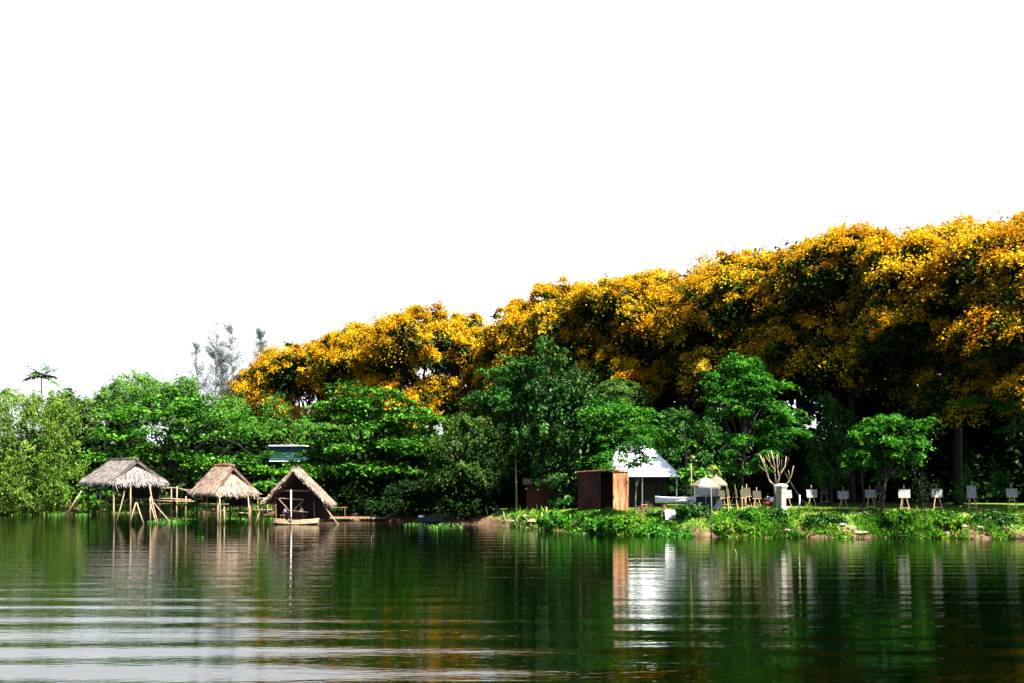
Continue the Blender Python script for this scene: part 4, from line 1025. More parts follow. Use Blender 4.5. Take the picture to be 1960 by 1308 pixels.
def seated_person(label, pos, face, seat_z, lean=0.1, arm_out=0.25):
    """pos: seat point on the deck plan; face: heading in radians; seated on a bench"""
    base = (pos[0], pos[1], seat_z - 0.45)
    root = thing("person", label, "person", base, "people sitting in the third hut")
    f = Vector((math.cos(face), math.sin(face), 0)); s = Vector((-f.y, f.x, 0)); u = Vector((0, 0, 1))
    o = Vector((pos[0], pos[1], seat_z + 0.09))
    def q(a, b, c): return o + f * a + s * b + u * c
    V = [q(0, 0, 0), q(lean * .4, 0, .22), q(lean * .9, 0, .42), q(lean, 0, .50), q(lean * 1.1 + .02, 0, .58), q(lean * 1.2 + .03, 0, .70), q(lean * 1.2 + .04, 0, .79)]
    rad = [(.14, .11), (.14, .10), (.16, .10), (.09, .08), .052, (.078, .095), .06]
    E = [(0, 1), (1, 2), (2, 3), (3, 4), (4, 5), (5, 6)]
    def limb(root_i, pts, rs):
        prev = root_i
        for p, r_ in zip(pts, rs):
            V.append(p); rad.append(r_); E.append((prev, len(V) - 1)); prev = len(V) - 1
        return prev
    for sg in (-1, 1):
        limb(0, [q(.05, .09 * sg, -.01), q(.42, .11 * sg, .02), q(.45, .11 * sg, -.22), q(.44, .11 * sg, -.46), q(.56, .12 * sg, -.50)], [.085, .065, .055, .042, .035])
        w = limb(2, [q(lean, .20 * sg, .44), q(lean + .08, .24 * sg, .18), q(lean + arm_out, .20 * sg, .12), q(lean + arm_out + .07, .18 * sg, .11)], [.055, .045, .034, .03])
        for k in range(5):
            a = (k - 2) * 0.30; L = (.05, .075, .085, .078, .06)[k]
            v0 = q(lean + arm_out + .10, .18 * sg + .014 * (k - 2), .105)
            V.append(v0); rad.append(.010); E.append((w, len(V) - 1))
            V.append(v0 + f * L * math.cos(a) * .7 + s * L * math.sin(a) * .6 - u * .015); rad.append(.008); E.append((len(V) - 2, len(V) - 1))
    skin_obj("body", V, E, rad, 'skin', root, base)
    # shirt
    SV = [q(0, 0, .02), q(lean * .4, 0, .22), q(lean * .9, 0, .42), q(lean, 0, .50)]; SR = [(.165, .13), (.165, .125), (.185, .125), (.10, .09)]; SE = [(0, 1), (1, 2), (2, 3)]
    for sg in (-1, 1):
        k = len(SV); SV += [q(lean, .20 * sg, .44), q(lean + .06, .24 * sg, .22)]; SR += [.075, .065]; SE += [(2, k), (k, k + 1)]
    skin_obj("shirt", SV, SE, SR, 'shirt', root, base)
    TV = [q(0, 0, .0)]; TR = [(.16, .125)]; TE = []
    for sg in (-1, 1):
        k = len(TV); TV += [q(.06, .09 * sg, -.01), q(.42, .11 * sg, .02), q(.45, .11 * sg, -.22), q(.44, .11 * sg, -.42)]; TR += [.10, .08, .068, .058]; TE += [(0, k), (k, k + 1), (k + 1, k + 2), (k + 2, k + 3)]
    skin_obj("trousers", TV, TE, TR, 'trousers', root, base)
    h = q(lean * 1.2 + .02, 0, .745)
    hb = MB(); hb.lathe(h + u * 0.0 - f * .02, [(.03, -.05), (.088, -.03), (.098, .02), (.085, .07), (.05, .10), (.01, .112)], 12)
    hb.build("hair", 'hair', root, base, smooth=True)
    fm = MB()
    hc = q(lean * 1.2 + .035, 0, .70)
    fm.lathe(hc + f * .085 - u * .005, [(.004, -.02), (.016, -.012), (.012, .01), (.004, .025)], 6)          # nose
    for sg in (-1, 1): fm.lathe(hc + s * sg * .085 - u * .0, [(.004, -.028), (.014, -.01), (.014, .012), (.004, .026)], 6)   # ears
    fm.build("face_feature", 'skin', root, base, smooth=True)
    em = MB()
    for sg in (-1, 1): em.lathe(hc + f * .083 + s * sg * .032 + u * .02, [(.002, -.008), (.011, 0), (.002, .008)], 6)
    em.box(hc + f * .082 - u * .045, (.01, .045, .008), Matrix.Rotation(face, 3, 'Z'))
    em.build("eyes_and_mouth", 'hair', root, base)
def bench(pos, label, rot):
    root = thing("bench", label, "bench", (pos[0], pos[1], 0.37), None, rot)
    m1 = MB(); m1.box((0, 0, .41), (0.4, 1.1, .05)); m1.build("seat", 'red_wood', root)
    for sx_ in (-.15, .15):
        for sy in (-.45, .45): MB().box((sx_, sy, .193), (.05, .05, .386)).build("leg", 'red_wood', root)
DX = 88.0
def hx(px, dd): return ((px - CX) * (DX + dd) / F, DX + dd)
bench(hx(543, 1.3), "small wooden bench under the left seated person in the third hut", 0)
bench(hx(580, 1.5), "small wooden bench under the right seated person in the third hut", 0)
seated_person("seated person in white shirt at the left of the raft hut, facing right", hx(543, 1.3), 0.0, 0.80, 0.16, 0.24)
seated_person("seated person in white shirt at the right of the raft hut, facing left", hx(580, 1.5), math.pi, 0.80, 0.12, 0.34)
tp = hx(561.5, 1.7)
tr_ = thing("table", "small low table between the two seated people", "table", (tp[0], tp[1], 0.37))
MB().box((0, 0, .62), (.5, .7, .04)).build("table_top", 'red_wood', tr_)
for sx_ in (-.2, .2):
    for sy in (-.28, .28): MB().box((sx_, sy, .30), (.04, .04, .60)).build("leg", 'red_wood', tr_)

# ------------------------------------------------------------------ buildings
def blue_house():
    D = 113.0; b = onground(548, D)
    root = thing("blue_green_building", "small blue-green building with white roof edge behind the third hut", "building", b)
    s = D / F; W = 64 * s; z0 = CH - (882 - HZ) * s; z1 = CH - (855 - HZ) * s
    x = (548 - CX) * s
    MB().box((x, D + 1.5, (z0 + z1) / 2), (W, 3, z1 - z0)).build("wall", 'teal_paint', root, b)
    MB().box((x + .1, D + 1.4, z1 + .10), (W + .3, 3.4, .11)).build("roof", 'white_paint', root, b)
    MB().box((x - .2, D - .16, z0 - .06), (W - .4, .3, .07)).build("floor_edge", 'white_paint', root, b)
    for sx_ in (-1, 1):
        for dy in (0.3, 2.7): MB().box((x + sx_ * (W / 2 - .25), D + dy, (z0 - .12 + b[2]) / 2 - .05), (.2, .2, z0 - .12 - b[2] + .1)).build("post", 'dark_wood', root, b)
    for k in range(5): MB().box((x, D - .02, z0 + .15 + k * (z1 - z0 - .3) / 4), (W, .05, .05)).build("wall_batten", 'teal_paint', root, b)
blue_house()

def white_house():
    D = 82.0; s = D / F; b = onground(1235, D + 2)
    root = thing("white_roofed_house", "house with a bright white hip roof behind the rusty shed", "house", b)
    ze = CH - (909 - HZ) * s; zr = CH - (855 - HZ) * (s * 1.03)
    xl, xr = (1160 - CX) * s, (1300 - CX) * s
    rx0, rx1 = (1185 - CX) * (D + 2.6) / F, (1243 - CX) * (D + 2.6) / F
    y0, y1, ym = D, D + 5.2, D + 2.6
    A = [(xl, y0, ze), (xr, y0, ze), (xr, y1, ze), (xl, y1, ze)]; r0, r1 = (rx0, ym, zr), (rx1, ym, zr)
    rf = MB()
    rf.slab([A[0], A[1], r1, r0], .07); rf.slab([A[1], A[2], r1], .07); rf.slab([A[2], A[3], r0, r1], .07); rf.slab([A[3], A[0], r0], .07)
    ro = rf.build("roof", 'white_roof', root, b)
    rb = MB()
    for k in range(1, 20):     # standing seams of the sheets
        t = k / 20; x = xl + (xr - xl) * t
        # follow the front slope up until it meets the hip or ridge
        u = min(1.0, (x - xl) / max(1e-6, rx0 - xl) if x < rx0 else ((xr - x) / max(1e-6, xr - rx1) if x > rx1 else 1.0))
        rb.tube([(x, y0, ze + .015), (x, y0 + (ym - y0) * u, ze + (zr - ze) * u + .015)], .022, 5)
    rb.build("seam", 'white_roof', ro, b)
    rc = MB(); rc.tube([r0, r1], .07, 6); rc.tube([r1, A[1]], .06, 6); rc.tube([r0, A[0]], .06, 6); rc.build("ridge_cap", 'white_paint', ro, b)
    MB().box(((xl + xr) / 2, y0 - .03, ze - .08), (xr - xl, .05, .16)).build("fascia", 'white_paint', ro, b)
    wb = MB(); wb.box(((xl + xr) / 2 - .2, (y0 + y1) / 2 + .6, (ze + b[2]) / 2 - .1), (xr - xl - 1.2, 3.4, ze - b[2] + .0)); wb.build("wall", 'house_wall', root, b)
    for t in (0.15, .5, .97):
        MB().box((xl + (xr - xl) * t, y0 + .2, (ze + b[2]) / 2 - .04), (.09, .09, ze - b[2] - .06)).build("veranda_post", 'steel', root, b)
    MB().box((xl + (xr - xl) * .62, y0 + .88, b[2] + 1.0), (.9, .06, 2.0)).build("door", 'woven', root, b)
    MB().box((xl + (xr - xl) * .80, y0 + .88, b[2] + 1.5), (1.0, .06, 0.9)).build("window", 'woven', root, b)
white_house()

def rusty_shed():
    D = 78.2; s = D / F
    b = onground(1172, D + 1)
    root = thing("rusty_shed", "rusty corrugated metal shed with one sunlit orange wall and a dark opening", "shed", b)
    z0, z1 = b[2] - .1, CH - (902 - HZ) * s
    c = np.array([(1174 - CX) * s, D, 0]); r_ = np.array([(1206 - CX) * s, D + 1.0, 0]); l_ = np.array([(1110 - CX) * s, D + 2.3, 0])
    bk = r_ + (l_ - c)
    def corr(p, q, za, zb, amp=.03, per=.16):
        mb = MB(); L = np.linalg.norm(q - p); n = max(2, int(L / per * 4)); d_ = unit(q - p); nn = np.array([d_[1], -d_[0], 0])
        vs = []
        for i in range(n + 1):
            t = i / n; o = nn * amp * math.sin(t * L / per * 2 * math.pi)
            for z in (za, zb): vs.append((p + (q - p) * t + o) + np.array([0, 0, z]))
        vs2 = [v - nn * .03 for v in vs]
        m_ = len(vs); fs = []
        for i in range(n):
            a = i * 2; fs += [(a, a + 2, a + 3, a + 1), (a + m_, a + 1 + m_, a + 3 + m_, a + 2 + m_), (a + 1, a + 3, a + 3 + m_, a + 1 + m_)]
        mb.add(vs + vs2, fs); return mb
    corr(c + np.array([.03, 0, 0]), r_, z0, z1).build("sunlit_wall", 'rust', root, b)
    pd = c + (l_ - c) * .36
    corr(l_, pd, z0, z1 - .1).build("side_wall", 'rust_shade', root, b)
    corr(r_, bk, z0, z1 - .1).build("far_wall", 'rust_shade', root, b)
    corr(bk, l_, z0, z1 - .1).build("back_wall", 'rust_shade', root, b)
    up = np.array([0, 0, 1.0])
    rf = MB(); ov = .12
    P = [l_ + up * (z1 - .1) + np.array([-ov, -.15, 0]), c + up * (z1 + .06) + np.array([0, -.2, 0]), r_ + up * (z1 + .08) + np.array([ov, -.05, 0]), bk + up * (z1 + .08) + np.array([ov, ov, 0])]
    rf.slab([P[0], P[1], P[2], P[3]], .05)
    rf.build("roof", surf_mat("faded_red_sheet", (0.14, 0.05, 0.038), (0.30, 0.14, 0.11), 3), root, b)
    MB().tube([P[0] + up * .03, (P[0] + P[1]) / 2 + up * .05, P[1] + up * .06, P[2] + up * .02], .05, 6).build("roof_edge", 'red_wood', root, b)
    MB().tube([c + up * z0, c + up * z1], .045, 6).build("corner_post", 'rust', root, b)
    MB().tube([pd + up * z0, pd + up * z1], .045, 6).build("door_post", 'dark_wood', root, b)
rusty_shed()

def red_shed():
    D = 88.0; b = onground(1045, D)
    root = thing("dark_red_shed", "dim dark red shed in deep shade behind the bamboo stakes", "shed", b)
    x = (1045 - CX) * D / F
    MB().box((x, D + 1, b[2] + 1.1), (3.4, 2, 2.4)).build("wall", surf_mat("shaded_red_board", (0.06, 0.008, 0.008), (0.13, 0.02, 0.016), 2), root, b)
    MB().slab([(x - 2, D - .3, b[2] + 2.3), (x + 2, D - .3, b[2] + 2.3), (x + 2, D + 2.4, b[2] + 2.75), (x - 2, D + 2.4, b[2] + 2.75)], .06).build("roof", 'rust', root, b)
    MB().box((x + .5, D - .02, b[2] + .9), (.9, .05, 1.8)).build("door", 'dark_wood', root, b)
red_shed()

# ------------------------------------------------------------------ right bank furniture
def boat(name, label, px, D, z, L, W, H, rot, hull, trim, stand=False):
    x = (px - CX) * D / F
    root = thing(name, label, "boat", (x, D, z), None, rot)
    n, m_ = 14, 7; vs = []; 
    for i in range(n + 1):
        t = i / n; w = W / 2 * (math.sin(math.pi * min(1, .12 + t * .88 * (1 if t < .5 else 1))) ** .6 if 0 < t < 1 else .06)
        sh = H * (1 + .12 * (2 * t - 1) ** 2)
        for j in range(m_ + 1):
            a = math.pi * j / m_
            vs.append((L * (t - .5), -w * math.cos(a), sh - sh * .98 * math.sin(a) ** .8 + (0.12 * H * (2 * t - 1) ** 4)))
    inner = [(p[0] * .97, p[1] * .93, p[2] + .04) for p in vs]
    k = len(vs); fs = []
    for i in range(n):
        for j in range(m_):
            a = i * (m_ + 1) + j; fs.append((a, a + 1, a + m_ + 2, a + m_ + 1)); fs.append((a + k, a + m_ + 1 + k, a + m_ + 2 + k, a + 1 + k))
        for j in (0, m_):
            a = i * (m_ + 1) + j; fs.append((a, a + m_ + 1, a + m_ + 1 + k, a + k))
    for i in (0, n):
        for j in range(m_):
            a = i * (m_ + 1) + j; fs.append((a, a + k, a + 1 + k, a + 1))
    mb = MB(); mb.add(vs + inner, fs); mb.build("hull", hull, root, smooth=False)
    for j in (0, m_):
        MB().tube([Vector(vs[i * (m_ + 1) + j]) + Vector((0, 0, .02)) for i in range(n + 1)], .035, 6).build("gunwale", trim, root)
    for t in (.35, .65):
        MB().box((L * (t - .5), 0, H * .72), (.22, W * .86, .04)).build("thwart", trim, root)
    return root
g = onground(1293, 75.2)
boat("white_boat", "white rowing boat raised on trestles beside the rusty shed", 1293, 75.2, g[2] + .75, 3.0, 1.1, .42, R(-4), 'white_paint', 'white_paint')
for k, (px, lab) in enumerate(((1270, "low wooden trestle holding the left end of the white boat"), (1318, "low wooden trestle holding the right end of the white boat"))):
    q = onground(px, 75.2); root = thing("trestle", lab, "trestle", q)
    MB().box((0, 0, .745), (.12, 1.0, .08)).build("beam", 'bamboo', root)
    for sy in (-.4, .4):
        for sx_ in (-1, 1): MB().tube([(sx_ * .22, sy, -.08), (sx_ * .03, sy, .72)], .035, 6).build("leg", 'bamboo', root)
q = onground(1284, 74.2); root = thing("white_board", "white board leaning on the grass below the white boat", "board", q, None, R(8))
MB().box((0, .12, .33), (.78, .03, .72), Matrix.Rotation(R(-18), 3, 'X')).build("panel", 'white_paint', root)
MB().box((0, .10, .335), (.82, .02, .03), Matrix.Rotation(R(-18), 3, 'X')).build("batten", 'white_wood', root)
boat("blue_boat", "small dark blue boat with a pale bow moored in the shade", 827, 90.5, .0, 2.6, 1.0, .42, R(170), 'boat_blue', 'teal_paint')
bb = at(806, 973, 90.4)
tag(MB().lathe((bb[0], bb[1], .58), [(.05, -.12), (.24, -.06), (.28, .03), (.18, .12), (.02, .15)], 10).build("bow_cover", 'white_paint', None, (bb[0], bb[1], .58), smooth=True), "pale bundle lying on the bow of the small blue boat", "bundle")

def bicycle():
    D = 76.0; q = onground(1232, D); root = thing("bicycle", "old bicycle with a red frame parked beside the rusty shed", "bicycle", q, None, R(25))
    def wheel(x):
        w = MB(); n = 20
        w.tube([(x + .33 * math.cos(2 * math.pi * k / n), 0, .34 + .33 * math.sin(2 * math.pi * k / n)) for k in range(n + 1)], .022, 6, cap=False)
        o = w.build("wheel", 'rubber', root)
        sp = MB()
        for k in range(10): sp.tube([(x, 0, .34), (x + .32 * math.cos(.628 * k), 0, .34 + .32 * math.sin(.628 * k))], .005, 4)
        sp.build("spoke", 'steel', o)
    wheel(-.52); wheel(.52)
    f = MB()
    for a, b_ in (((-.52, 0, .34), (-.12, 0, .30)), ((-.12, 0, .30), (-.22, 0, .80)), ((-.22, 0, .80), (-.52, 0, .34)), ((-.2, 0, .74), (.38, 0, .78)), ((-.12, 0, .30), (.38, 0, .70)), ((.36, 0, .88), (.52, 0, .34))): f.tube([a, b_], .024, 6)
    f.build("frame", 'red_paint', root)
    MB().tube([(.30, -.28, .98), (.37, -.1, .95), (.37, .1, .95), (.30, .28, .98)], .016, 6).build("handlebar", 'steel', root)
    MB().lathe((-.24, 0, .82), [(.02, 0), (.10, .02), (.12, .05), (.02, .07)], 8).build("saddle", 'rubber', root)
bicycle()

# tall pole with a weathered globe, oval board at its foot
q = onground(1323, 75.0); root = thing("lamp_post", "tall thin pole topped by a yellowed globe, left of the parasols", "lamp post", q)
zt = CH - (884 - HZ) * 75 / F
MB().tube([(0, 0, -.2), (.02, 0, (zt - q[2]) / 2), (0, 0, zt - q[2])], [.05, .045, .035], 8).build("pole", 'bamboo', root, smooth=True)
MB().lathe((.1, 0, zt - q[2] + .28), [(.04, -.2), (.14, -.13), (.18, 0), (.15, .12), (.03, .18)], 12).build("globe", 'lamp_globe', root, smooth=True)
q = onground(1324, 74.7); root = thing("oval_board", "pale yellow oval board propped at the foot of the tall pole", "board", q, None, R(10))
mb = MB(); n = 20
ring = [(.24 * math.cos(2 * math.pi * k / n), 0, .46 + .46 * math.sin(2 * math.pi * k / n)) for k in range(n)]
mb.slab(ring, .05); mb.build("panel", 'pale_yellow', root)
MB().tube([(p[0] * 1.02, -.025, p[2]) for p in ring + ring[:1]], .022, 6).build("rim", 'bamboo', root)

def parasol(label, px, D, rad, apex_y, edge_y, tilt, mat2):
    q = onground(px, D); root = thing("parasol", label, "parasol", q, "beige parasols by the water")
    za = CH - (apex_y - HZ) * D / F - q[2]; ze = CH - (edge_y - HZ) * D / F - q[2]
    MB().tube([(0, 0, -.1), (0, 0, za + .08)], .025, 8).build("pole", 'steel', root)
    n = 8; rows = 5
    for mat_, sel in (('umbrella', lambda k: k % 3 != 2), (mat2, lambda k: k % 3 == 2)):
        mb = MB()
        for k in range(n):
            if not sel(k): continue
            a0, a1 = 2 * math.pi * (k + .12) / n, 2 * math.pi * (k + 1.12) / n
            vs = []
            for j in range(rows + 1):
                t = j / rows; z = za - (za - ze) * (t ** 1.7)
                for i in range(5):
                    a = a0 + (a1 - a0) * i / 4; r_ = rad * t * (1 - .05 * math.sin(math.pi * i / 4))
                    vs.append((r_ * math.cos(a), r_ * math.sin(a), z + tilt * r_ * math.cos(a)))
            for i in range(5):      # valance
                p = vs[rows * 5 + i]; vs.append((p[0], p[1], p[2] - .14 + .03 * math.sin(math.pi * i / 4)))
            fs = [(j * 5 + i, j * 5 + i + 1, (j + 1) * 5 + i + 1, (j + 1) * 5 + i) for j in range(rows + 1) for i in range(4)]
            mb.add(vs, fs)
        o = mb.build("canopy", mat_, root)
        so_ = o.modifiers.new("cloth", 'SOLIDIFY'); so_.thickness = .012
    rb = MB()
    for k in range(n):
        a = 2 * math.pi * (k + .12) / n
        rb.tube([(rad * t * math.cos(a), rad * t * math.sin(a), za - (za - ze) * (t ** 1.7) - .02 + tilt * rad * t * math.cos(a)) for t in (0.02, .35, .7, 1)], .012, 5)
    rb.build("rib", 'steel', root)
    MB().lathe((0, 0, za + .05), [(.05, -.03), (.06, 0), (.02, .06)], 8).build("finial", 'white_paint', root)
parasol("beige parasol with white panels, nearer the tall pole", 1351, 74.8, 1.12, 914, 931, -.05, 'umbrella_white')
parasol("peach beige parasol behind the other, nearer the leaning boards", 1371, 76.0, 0.86, 912, 927, .0, 'umbrella')
q = onground(1355, 77.0); root = thing("vendor_stall", "blue-grey stall counter standing in the shade under the parasols", "stall", q)
MB().box((0, 0, .50), (2.0, .8, 1.0)).build("counter", 'blue_cloth', root, bevel=.03)
MB().box((0, 0, 1.035), (2.15, .95, .05)).build("counter_top", 'steel', root)
for sx_ in (-1, 1): MB().box((sx_ * .95, .42, .9), (.06, .06, 1.8)).build("post", 'steel', root)
MB().box((0, .42, 1.45), (1.84, .03, .65)).build("back_panel", 'blue_cloth', root)

# pillar
q = onground(1495, 74.6); root = thing("stone_pillar", "square pale stone pillar with a white cap on the bank", "pillar", q, None, R(38))
MB().box((0, 0, .78), (.52, .52, 1.76)).build("shaft", 'stucco', root, bevel=.02)
MB().box((0, 0, .02), (.66, .66, .3)).build("plinth", 'stucco', root, bevel=.02)
MB().box((0, 0, 1.30), (.57, .57, .05)).build("band", 'stucco', root, bevel=.01)
MB().box((0, 0, 1.69), (.66, .66, .07)).build("cornice", 'white_paint', root, bevel=.015)
mb = MB(); mb.lathe((0, 0, 1.73), [(.52, 0), (.52, .05), (.28, .15), (.02, .19)], 4); o = mb.build("cap", 'white_paint', root, bevel=.01); o.rotation_euler.z = R(45)
q = onground(1530, 75.2); tag(MB().tube([(q[0], q[1], q[2] - .2), (q[0] + .01, q[1], q[2] + .55), (q[0] + .02, q[1], q[2] + 1.12)], [.055, .05, .045], 8).build("short_post", 'white_wood', None, q, smooth=True), "short pale wooden post between the pillar and the first landscape easel", "post")

# scooter
def scooter():
    q = onground(1471, 75.6); root = thing("motor_scooter", "dark red motor scooter with a white front, parked left of the pillar", "scooter", q, None, R(-76))
    def wheel(x):
        n = 18; w = MB(); w.tube([(x + .21 * math.cos(2 * math.pi * k / n), 0, .27 + .21 * math.sin(2 * math.pi * k / n)) for k in range(n + 1)], .06, 8, cap=False)
        o = w.build("wheel", 'rubber', root, smooth=True)
        MB().lathe((x, 0, .27), [(.02, -.04), (.14, -.03), (.14, .03), (.02, .04)], 12, Vector((0, 1, 0))).build("rim", 'steel', o)
    wheel(-.62); wheel(.62)
    bd = MB(); bd.tube([(-.85, 0, .62), (-.6, 0, .60), (-.3, 0, .52), (-.05, 0, .36), (.25, 0, .36), (.42, 0, .55), (.46, 0, .85)], [.07, .17, .19, .14, .13, .15, .10], 10)
    bd.build("body", 'red_paint', root, smooth=True)
    MB().tube([(-.75, 0, .76), (-.45, 0, .78), (-.12, 0, .74)], [.10, .14, .10], 8).build("seat", 'rubber', root, smooth=True)
    MB().lathe((.52, 0, .78), [(.06, -.18), (.17, -.08), (.18, .08), (.10, .2)], 10).build("front_fairing", 'white_paint', root, smooth=True)
    MB().tube([(.38, -.32, 1.0), (.44, -.1, .98), (.44, .1, .98), (.38, .32, 1.0)], .022, 6).build("handlebar", 'steel', root)
    MB().tube([(.46, 0, .9), (.62, 0, .28)], .04, 6).build("fork", 'steel', root)
    MB().tube([(.40, 0, .50), (.58, 0, .54), (.80, 0, .44)], [.05, .08, .05], 8).build("front_mudguard", 'red_paint', root, smooth=True)
    for sy in (-.28, .28): MB().lathe((.38, sy, 1.14), [(.02, -.04), (.055, 0), (.02, .05)], 8).build("mirror", 'rubber', root)
    MB().lathe((.62, 0, .92), [(.03, -.03), (.08, 0), (.05, .05)], 10, Vector((1, 0, .3))).build("headlight", 'white_wood', root)
    MB().tube([(-.2, -.16, .25), (-.75, -.18, .33)], [.035, .06], 8).build("exhaust", 'steel', root)
scooter()
q = onground(1446, 77.6); root = thing("plastic_stool", "pink plastic stool glimpsed behind the easel left of the scooter", "stool", q)
MB().box((0, 0, .46), (.34, .34, .05)).build("seat", 'pink', root, bevel=.015)
for sx_ in (-1, 1):
    for sy in (-1, 1): MB().tube([(sx_ * .18, sy * .18, -.02), (sx_ * .13, sy * .13, .44)], .022, 6).build("leg", 'pink', root)

# ------------------------------------------------------------------ easels
EG = "easels displayed along the bank"
def make_easel():
    root = thing("easel", "", "easel", (0, 0, 0), EG)
    for sx_ in (-1, 1):
        MB().tube([(sx_ * .36, -.14, -.06), (sx_ * .04, .10, 1.32)], .026, 6).build("leg", 'easel_wood', root)
    MB().tube([(0, .55, -.06), (0, .12, 1.36)], .024, 6).build("leg", 'easel_wood', root)
    MB().box((0, .115, 1.45), (.05, .03, .72)).build("mast", 'easel_wood', root)
    MB().box((0, -.115, .22), (.60, .03, .05)).build("crossbar", 'easel_wood', root)
    MB().box((0, .01, .915), (.72, .09, .04)).build("ledge", 'easel_wood', root)
    br = Matrix.Rotation(R(-9), 3, 'X')
    b = MB(); b.box((0, .03, 1.21), (.80, .025, .56), br).build("board", 'canvas', root)
    t = MB(); c = Vector((0, .03, 1.21))
    for s_ in (-1, 1):
        t.box(c + br @ Vector((0, -.014, s_ * .265)), (.80, .014, .03), br); t.box(c + br @ Vector((s_ * .385, -.014, 0)), (.03, .014, .50), br)
    t.build("board_frame", 'canvas', root)
    return root
proto = make_easel()
tall_board = MB().box((0, .03, 1.30), (.62, .025, .86), Matrix.Rotation(R(-9), 3, 'X')).build("board", 'canvas', None)
tall_mesh = tall_board.data; bpy.data.objects.remove(tall_board)
dark_board = MB().box((0, .03, 1.23), (.66, .025, .60), Matrix.Rotation(R(-9), 3, 'X')).build("board", 'canvas_back', None)
dark_mesh = dark_board.data; bpy.data.objects.remove(dark_board)
first = True
for px, D, rz, sc, kind, lab in [
    (1554, 74.2, 4, 1.0, 'l', "easel with pale landscape board, first one right of the stone pillar's post"),
    (1614, 74.4, -6, 1.0, 'l', "easel with pale landscape board, second one right of the stone pillar's post"),
    (1666, 74.6, 6, 1.0, 'l', "easel with pale landscape board between the two dark bare trunks"),
    (1731, 74.4, -4, 1.08, 'l', "easel with pale landscape board just left of the thin dark sapling"),
    (1794, 74.4, 5, 1.08, 'l', "easel with pale landscape board just right of the thin dark sapling"),
    (1860, 74.2, -3, 1.06, 't', "easel carrying the only upright narrow pale board"),
    (1937, 74.4, 3, 1.08, 'l', "easel with pale landscape board nearest the right edge"),
    (1507, 75.6, 20, 1.0, 'l', "easel half hidden behind the stone pillar"),
    (1383, 75.4, 40, 0.95, 'd', "easel with dark board closest to the parasols"),
    (1394, 74.6, 62, 1.05, 'd', "steeply turned easel with dark board, second from the parasols"),
    (1410, 75.2, 70, 1.05, 'd', "nearly edge-on easel in the middle of the dark boards"),
    (1423, 75.0, 40, 1.0, 'd', "easel with olive dark board overlapped by the one on its right"),
    (1431, 75.6, 35, 1.05, 'd', "easel with olive dark board overlapping the one on its left"),
    (1449, 74.8, 5, 0.95, 'd', "easel with dark brown board facing the water, left of the scooter"),
    (1577, 88.5, 10, 1.1, 'd', "dim easel standing in the shade behind the first landscape easel"),
    (1682, 88.0, -30, 1.1, 'd', "dim easel with dark board in the shade behind the two bare trunks")]:
    o = proto if first else copy_tree(proto)
    first = False
    o['label'] = lab
    o.location = Vector(onground(px, D)); o.rotation_euler = (0, 0, R(rz)); o.scale = (sc, sc, sc)
    for ch in list(o.children):
        nm = ch.name.split('.')[0]
        if kind == 't' and nm == 'board': ch.data = tall_mesh
        if kind == 'd' and nm == 'board': ch.data = dark_mesh
        if kind in 'td' and nm == 'board_frame': bpy.data.objects.remove(ch)

# ------------------------------------------------------------------ stakes, poles, logs, rubble
for px, D, h, lean, lab in ((1040, 81, 1.25, -.12, "left bamboo stake of the pair standing on the point"), (1046, 81, 1.35, .02, "right bamboo stake of the pair standing on the point"),
                            (968, 85.2, 1.0, -.2, "bamboo stake leaning left beside the slender pale trunk"), (935, 88.5, .9, -.25, "short dim stake on the shaded shore left of the point")):
    q = onground(px, D)
    tag(MB().tube([(q[0], q[1], q[2] - .2), (q[0] + lean, q[1], q[2] + h)], [.045, .035], 6).build("bamboo_stake", 'bamboo', None, q, smooth=True), lab, "stake", "bamboo stakes on the point")
p = at(1362, 1026, 69.3); zt = CH - (930 - HZ) * 69.3 / F
tag(MB().tube([(p[0] + .03, p[1], -.7), (p[0], p[1], zt * .5), (p[0] - .04, p[1], zt)], [.045, .04, .03], 7).build("water_pole", 'grey_bark', None, (p[0], p[1], 0), smooth=True), "thin pole standing in the water in front of the parasols", "pole")
p = at(1408, 1062, CH * F / (1062 - HZ)); 
tag(MB().tube([(p[0], p[1], -.3), (p[0] + .02, p[1], .1), (p[0] - .04, p[1], .32)], [.03, .03, .02], 6).build("water_stick", 'cut_wood', None, (p[0], p[1], 0), smooth=True), "short pale stick poking out of the open water", "stick")
p = at(711, 1034, CH * F / (1034 - HZ))
tag(MB().tube([(p[0] - .05, p[1], -.2), (p[0], p[1], .2), (p[0] + .12, p[1], .34), (p[0] + .16, p[1], .2)], [.025, .025, .02, .012], 6).build("hooked_twig", 'cut_wood', None, (p[0], p[1], 0), smooth=True), "small hooked twig sticking out of the dark water", "twig")
q = onground(52, 109.8)
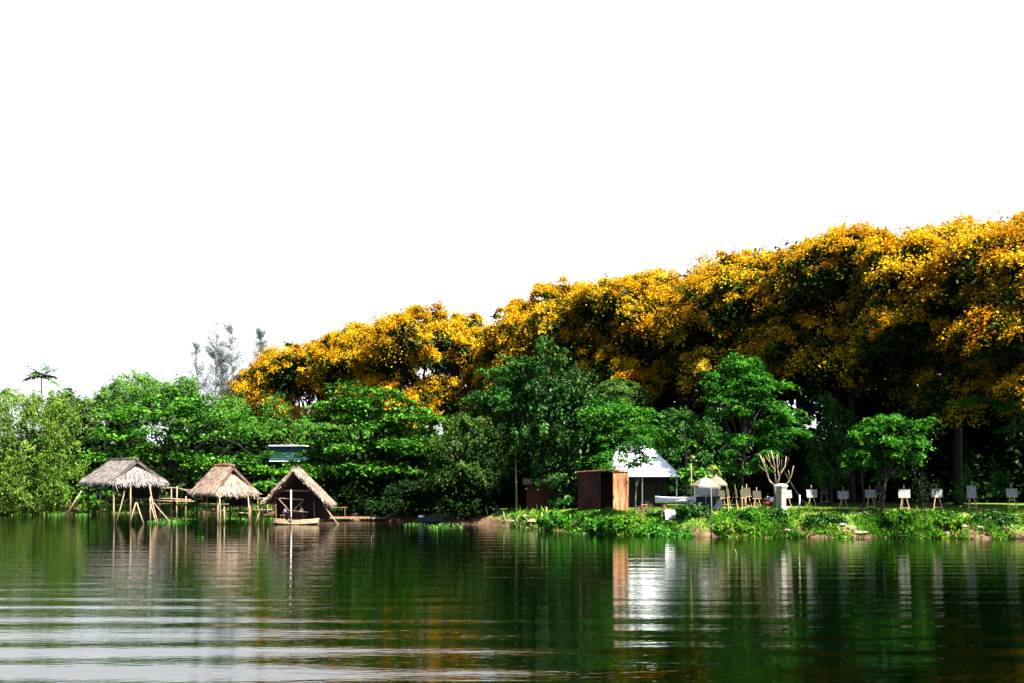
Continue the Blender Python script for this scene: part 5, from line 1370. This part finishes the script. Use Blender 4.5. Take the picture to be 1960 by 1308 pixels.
tag(MB().tube([(q[0] - 2.2, q[1], q[2] + .05), (q[0], q[1] - .2, q[2] + .75), (q[0] + 1.2, q[1] - .4, q[2] + .5), (q[0] + 3.2, q[1] - .6, q[2] + .15)], [.12, .10, .07, .03], 8).build("fallen_branch", 'grey_bark', None, q, smooth=True), "pale fallen branch arching along the left shore", "branch")
def rock(label, px, D, r_, seed, cat_="rock", group="rubble stones at the waterline", mat='rock'):
    rng = np.random.default_rng(seed); q = onground(px, D)
    bm = bmesh.new(); bmesh.ops.create_icosphere(bm, subdivisions=2, radius=1)
    ph = rng.uniform(0, 6, 3)
    for v in bm.verts:
        k = 1 + .22 * math.sin(3 * v.co.x + ph[0]) * math.sin(3 * v.co.y + ph[1]) + .15 * math.sin(5 * v.co.z + ph[2])
        v.co = Vector((v.co.x * r_ * 1.4 * k, v.co.y * r_ * k, v.co.z * r_ * .7 * k))
    me = bpy.data.meshes.new("rock"); bm.to_mesh(me); bm.free(); me.materials.append(M[mat])
    o = bpy.data.objects.new("rock", me); COL.objects.link(o); o.location = (q[0], q[1], max(q[2], 0) + r_ * .25); o.rotation_euler = (0, 0, rng.uniform(0, 3))
    tag(o, label, cat_, group)
rs = [(1628, 70.9, .22, "pale flat stone directly below the bare dark trunk"), (1640, 70.6, .28, "largest pinkish stone in the rubble below the bare dark trunk"), (1656, 70.8, .2, "rounded stone at the right end of the rubble heap"), (1612, 71.0, .18, "small stone at the left end of the rubble heap"),
      (1845, 70.2, .20, "whitish stone at the waterline below the upright board"), (1812, 70.4, .18, "brownish stone at the waterline left of the whitish stone"), (1876, 70.0, .22, "grey stone at the waterline right of the whitish stone"), (1005, 84.5, .3, "pale stone beside the foot of the slender trunk"), (1022, 82.8, .34, "big grey stone among plants on the point"), (985, 85.0, .25, "brown stone half buried left of the slender trunk"), (1190, 74.2, .25, "flat stone at the waterline under the yellowish bush"), (1505, 70.7, .2, "orange brown stone at the water below the pillar"),
      (1480, 73.6, .22, "pale flat stone on the slope left of the pillar")]
for k, (px, D, r_, lab) in enumerate(rs): rock(lab, px, D, r_, 400 + k)
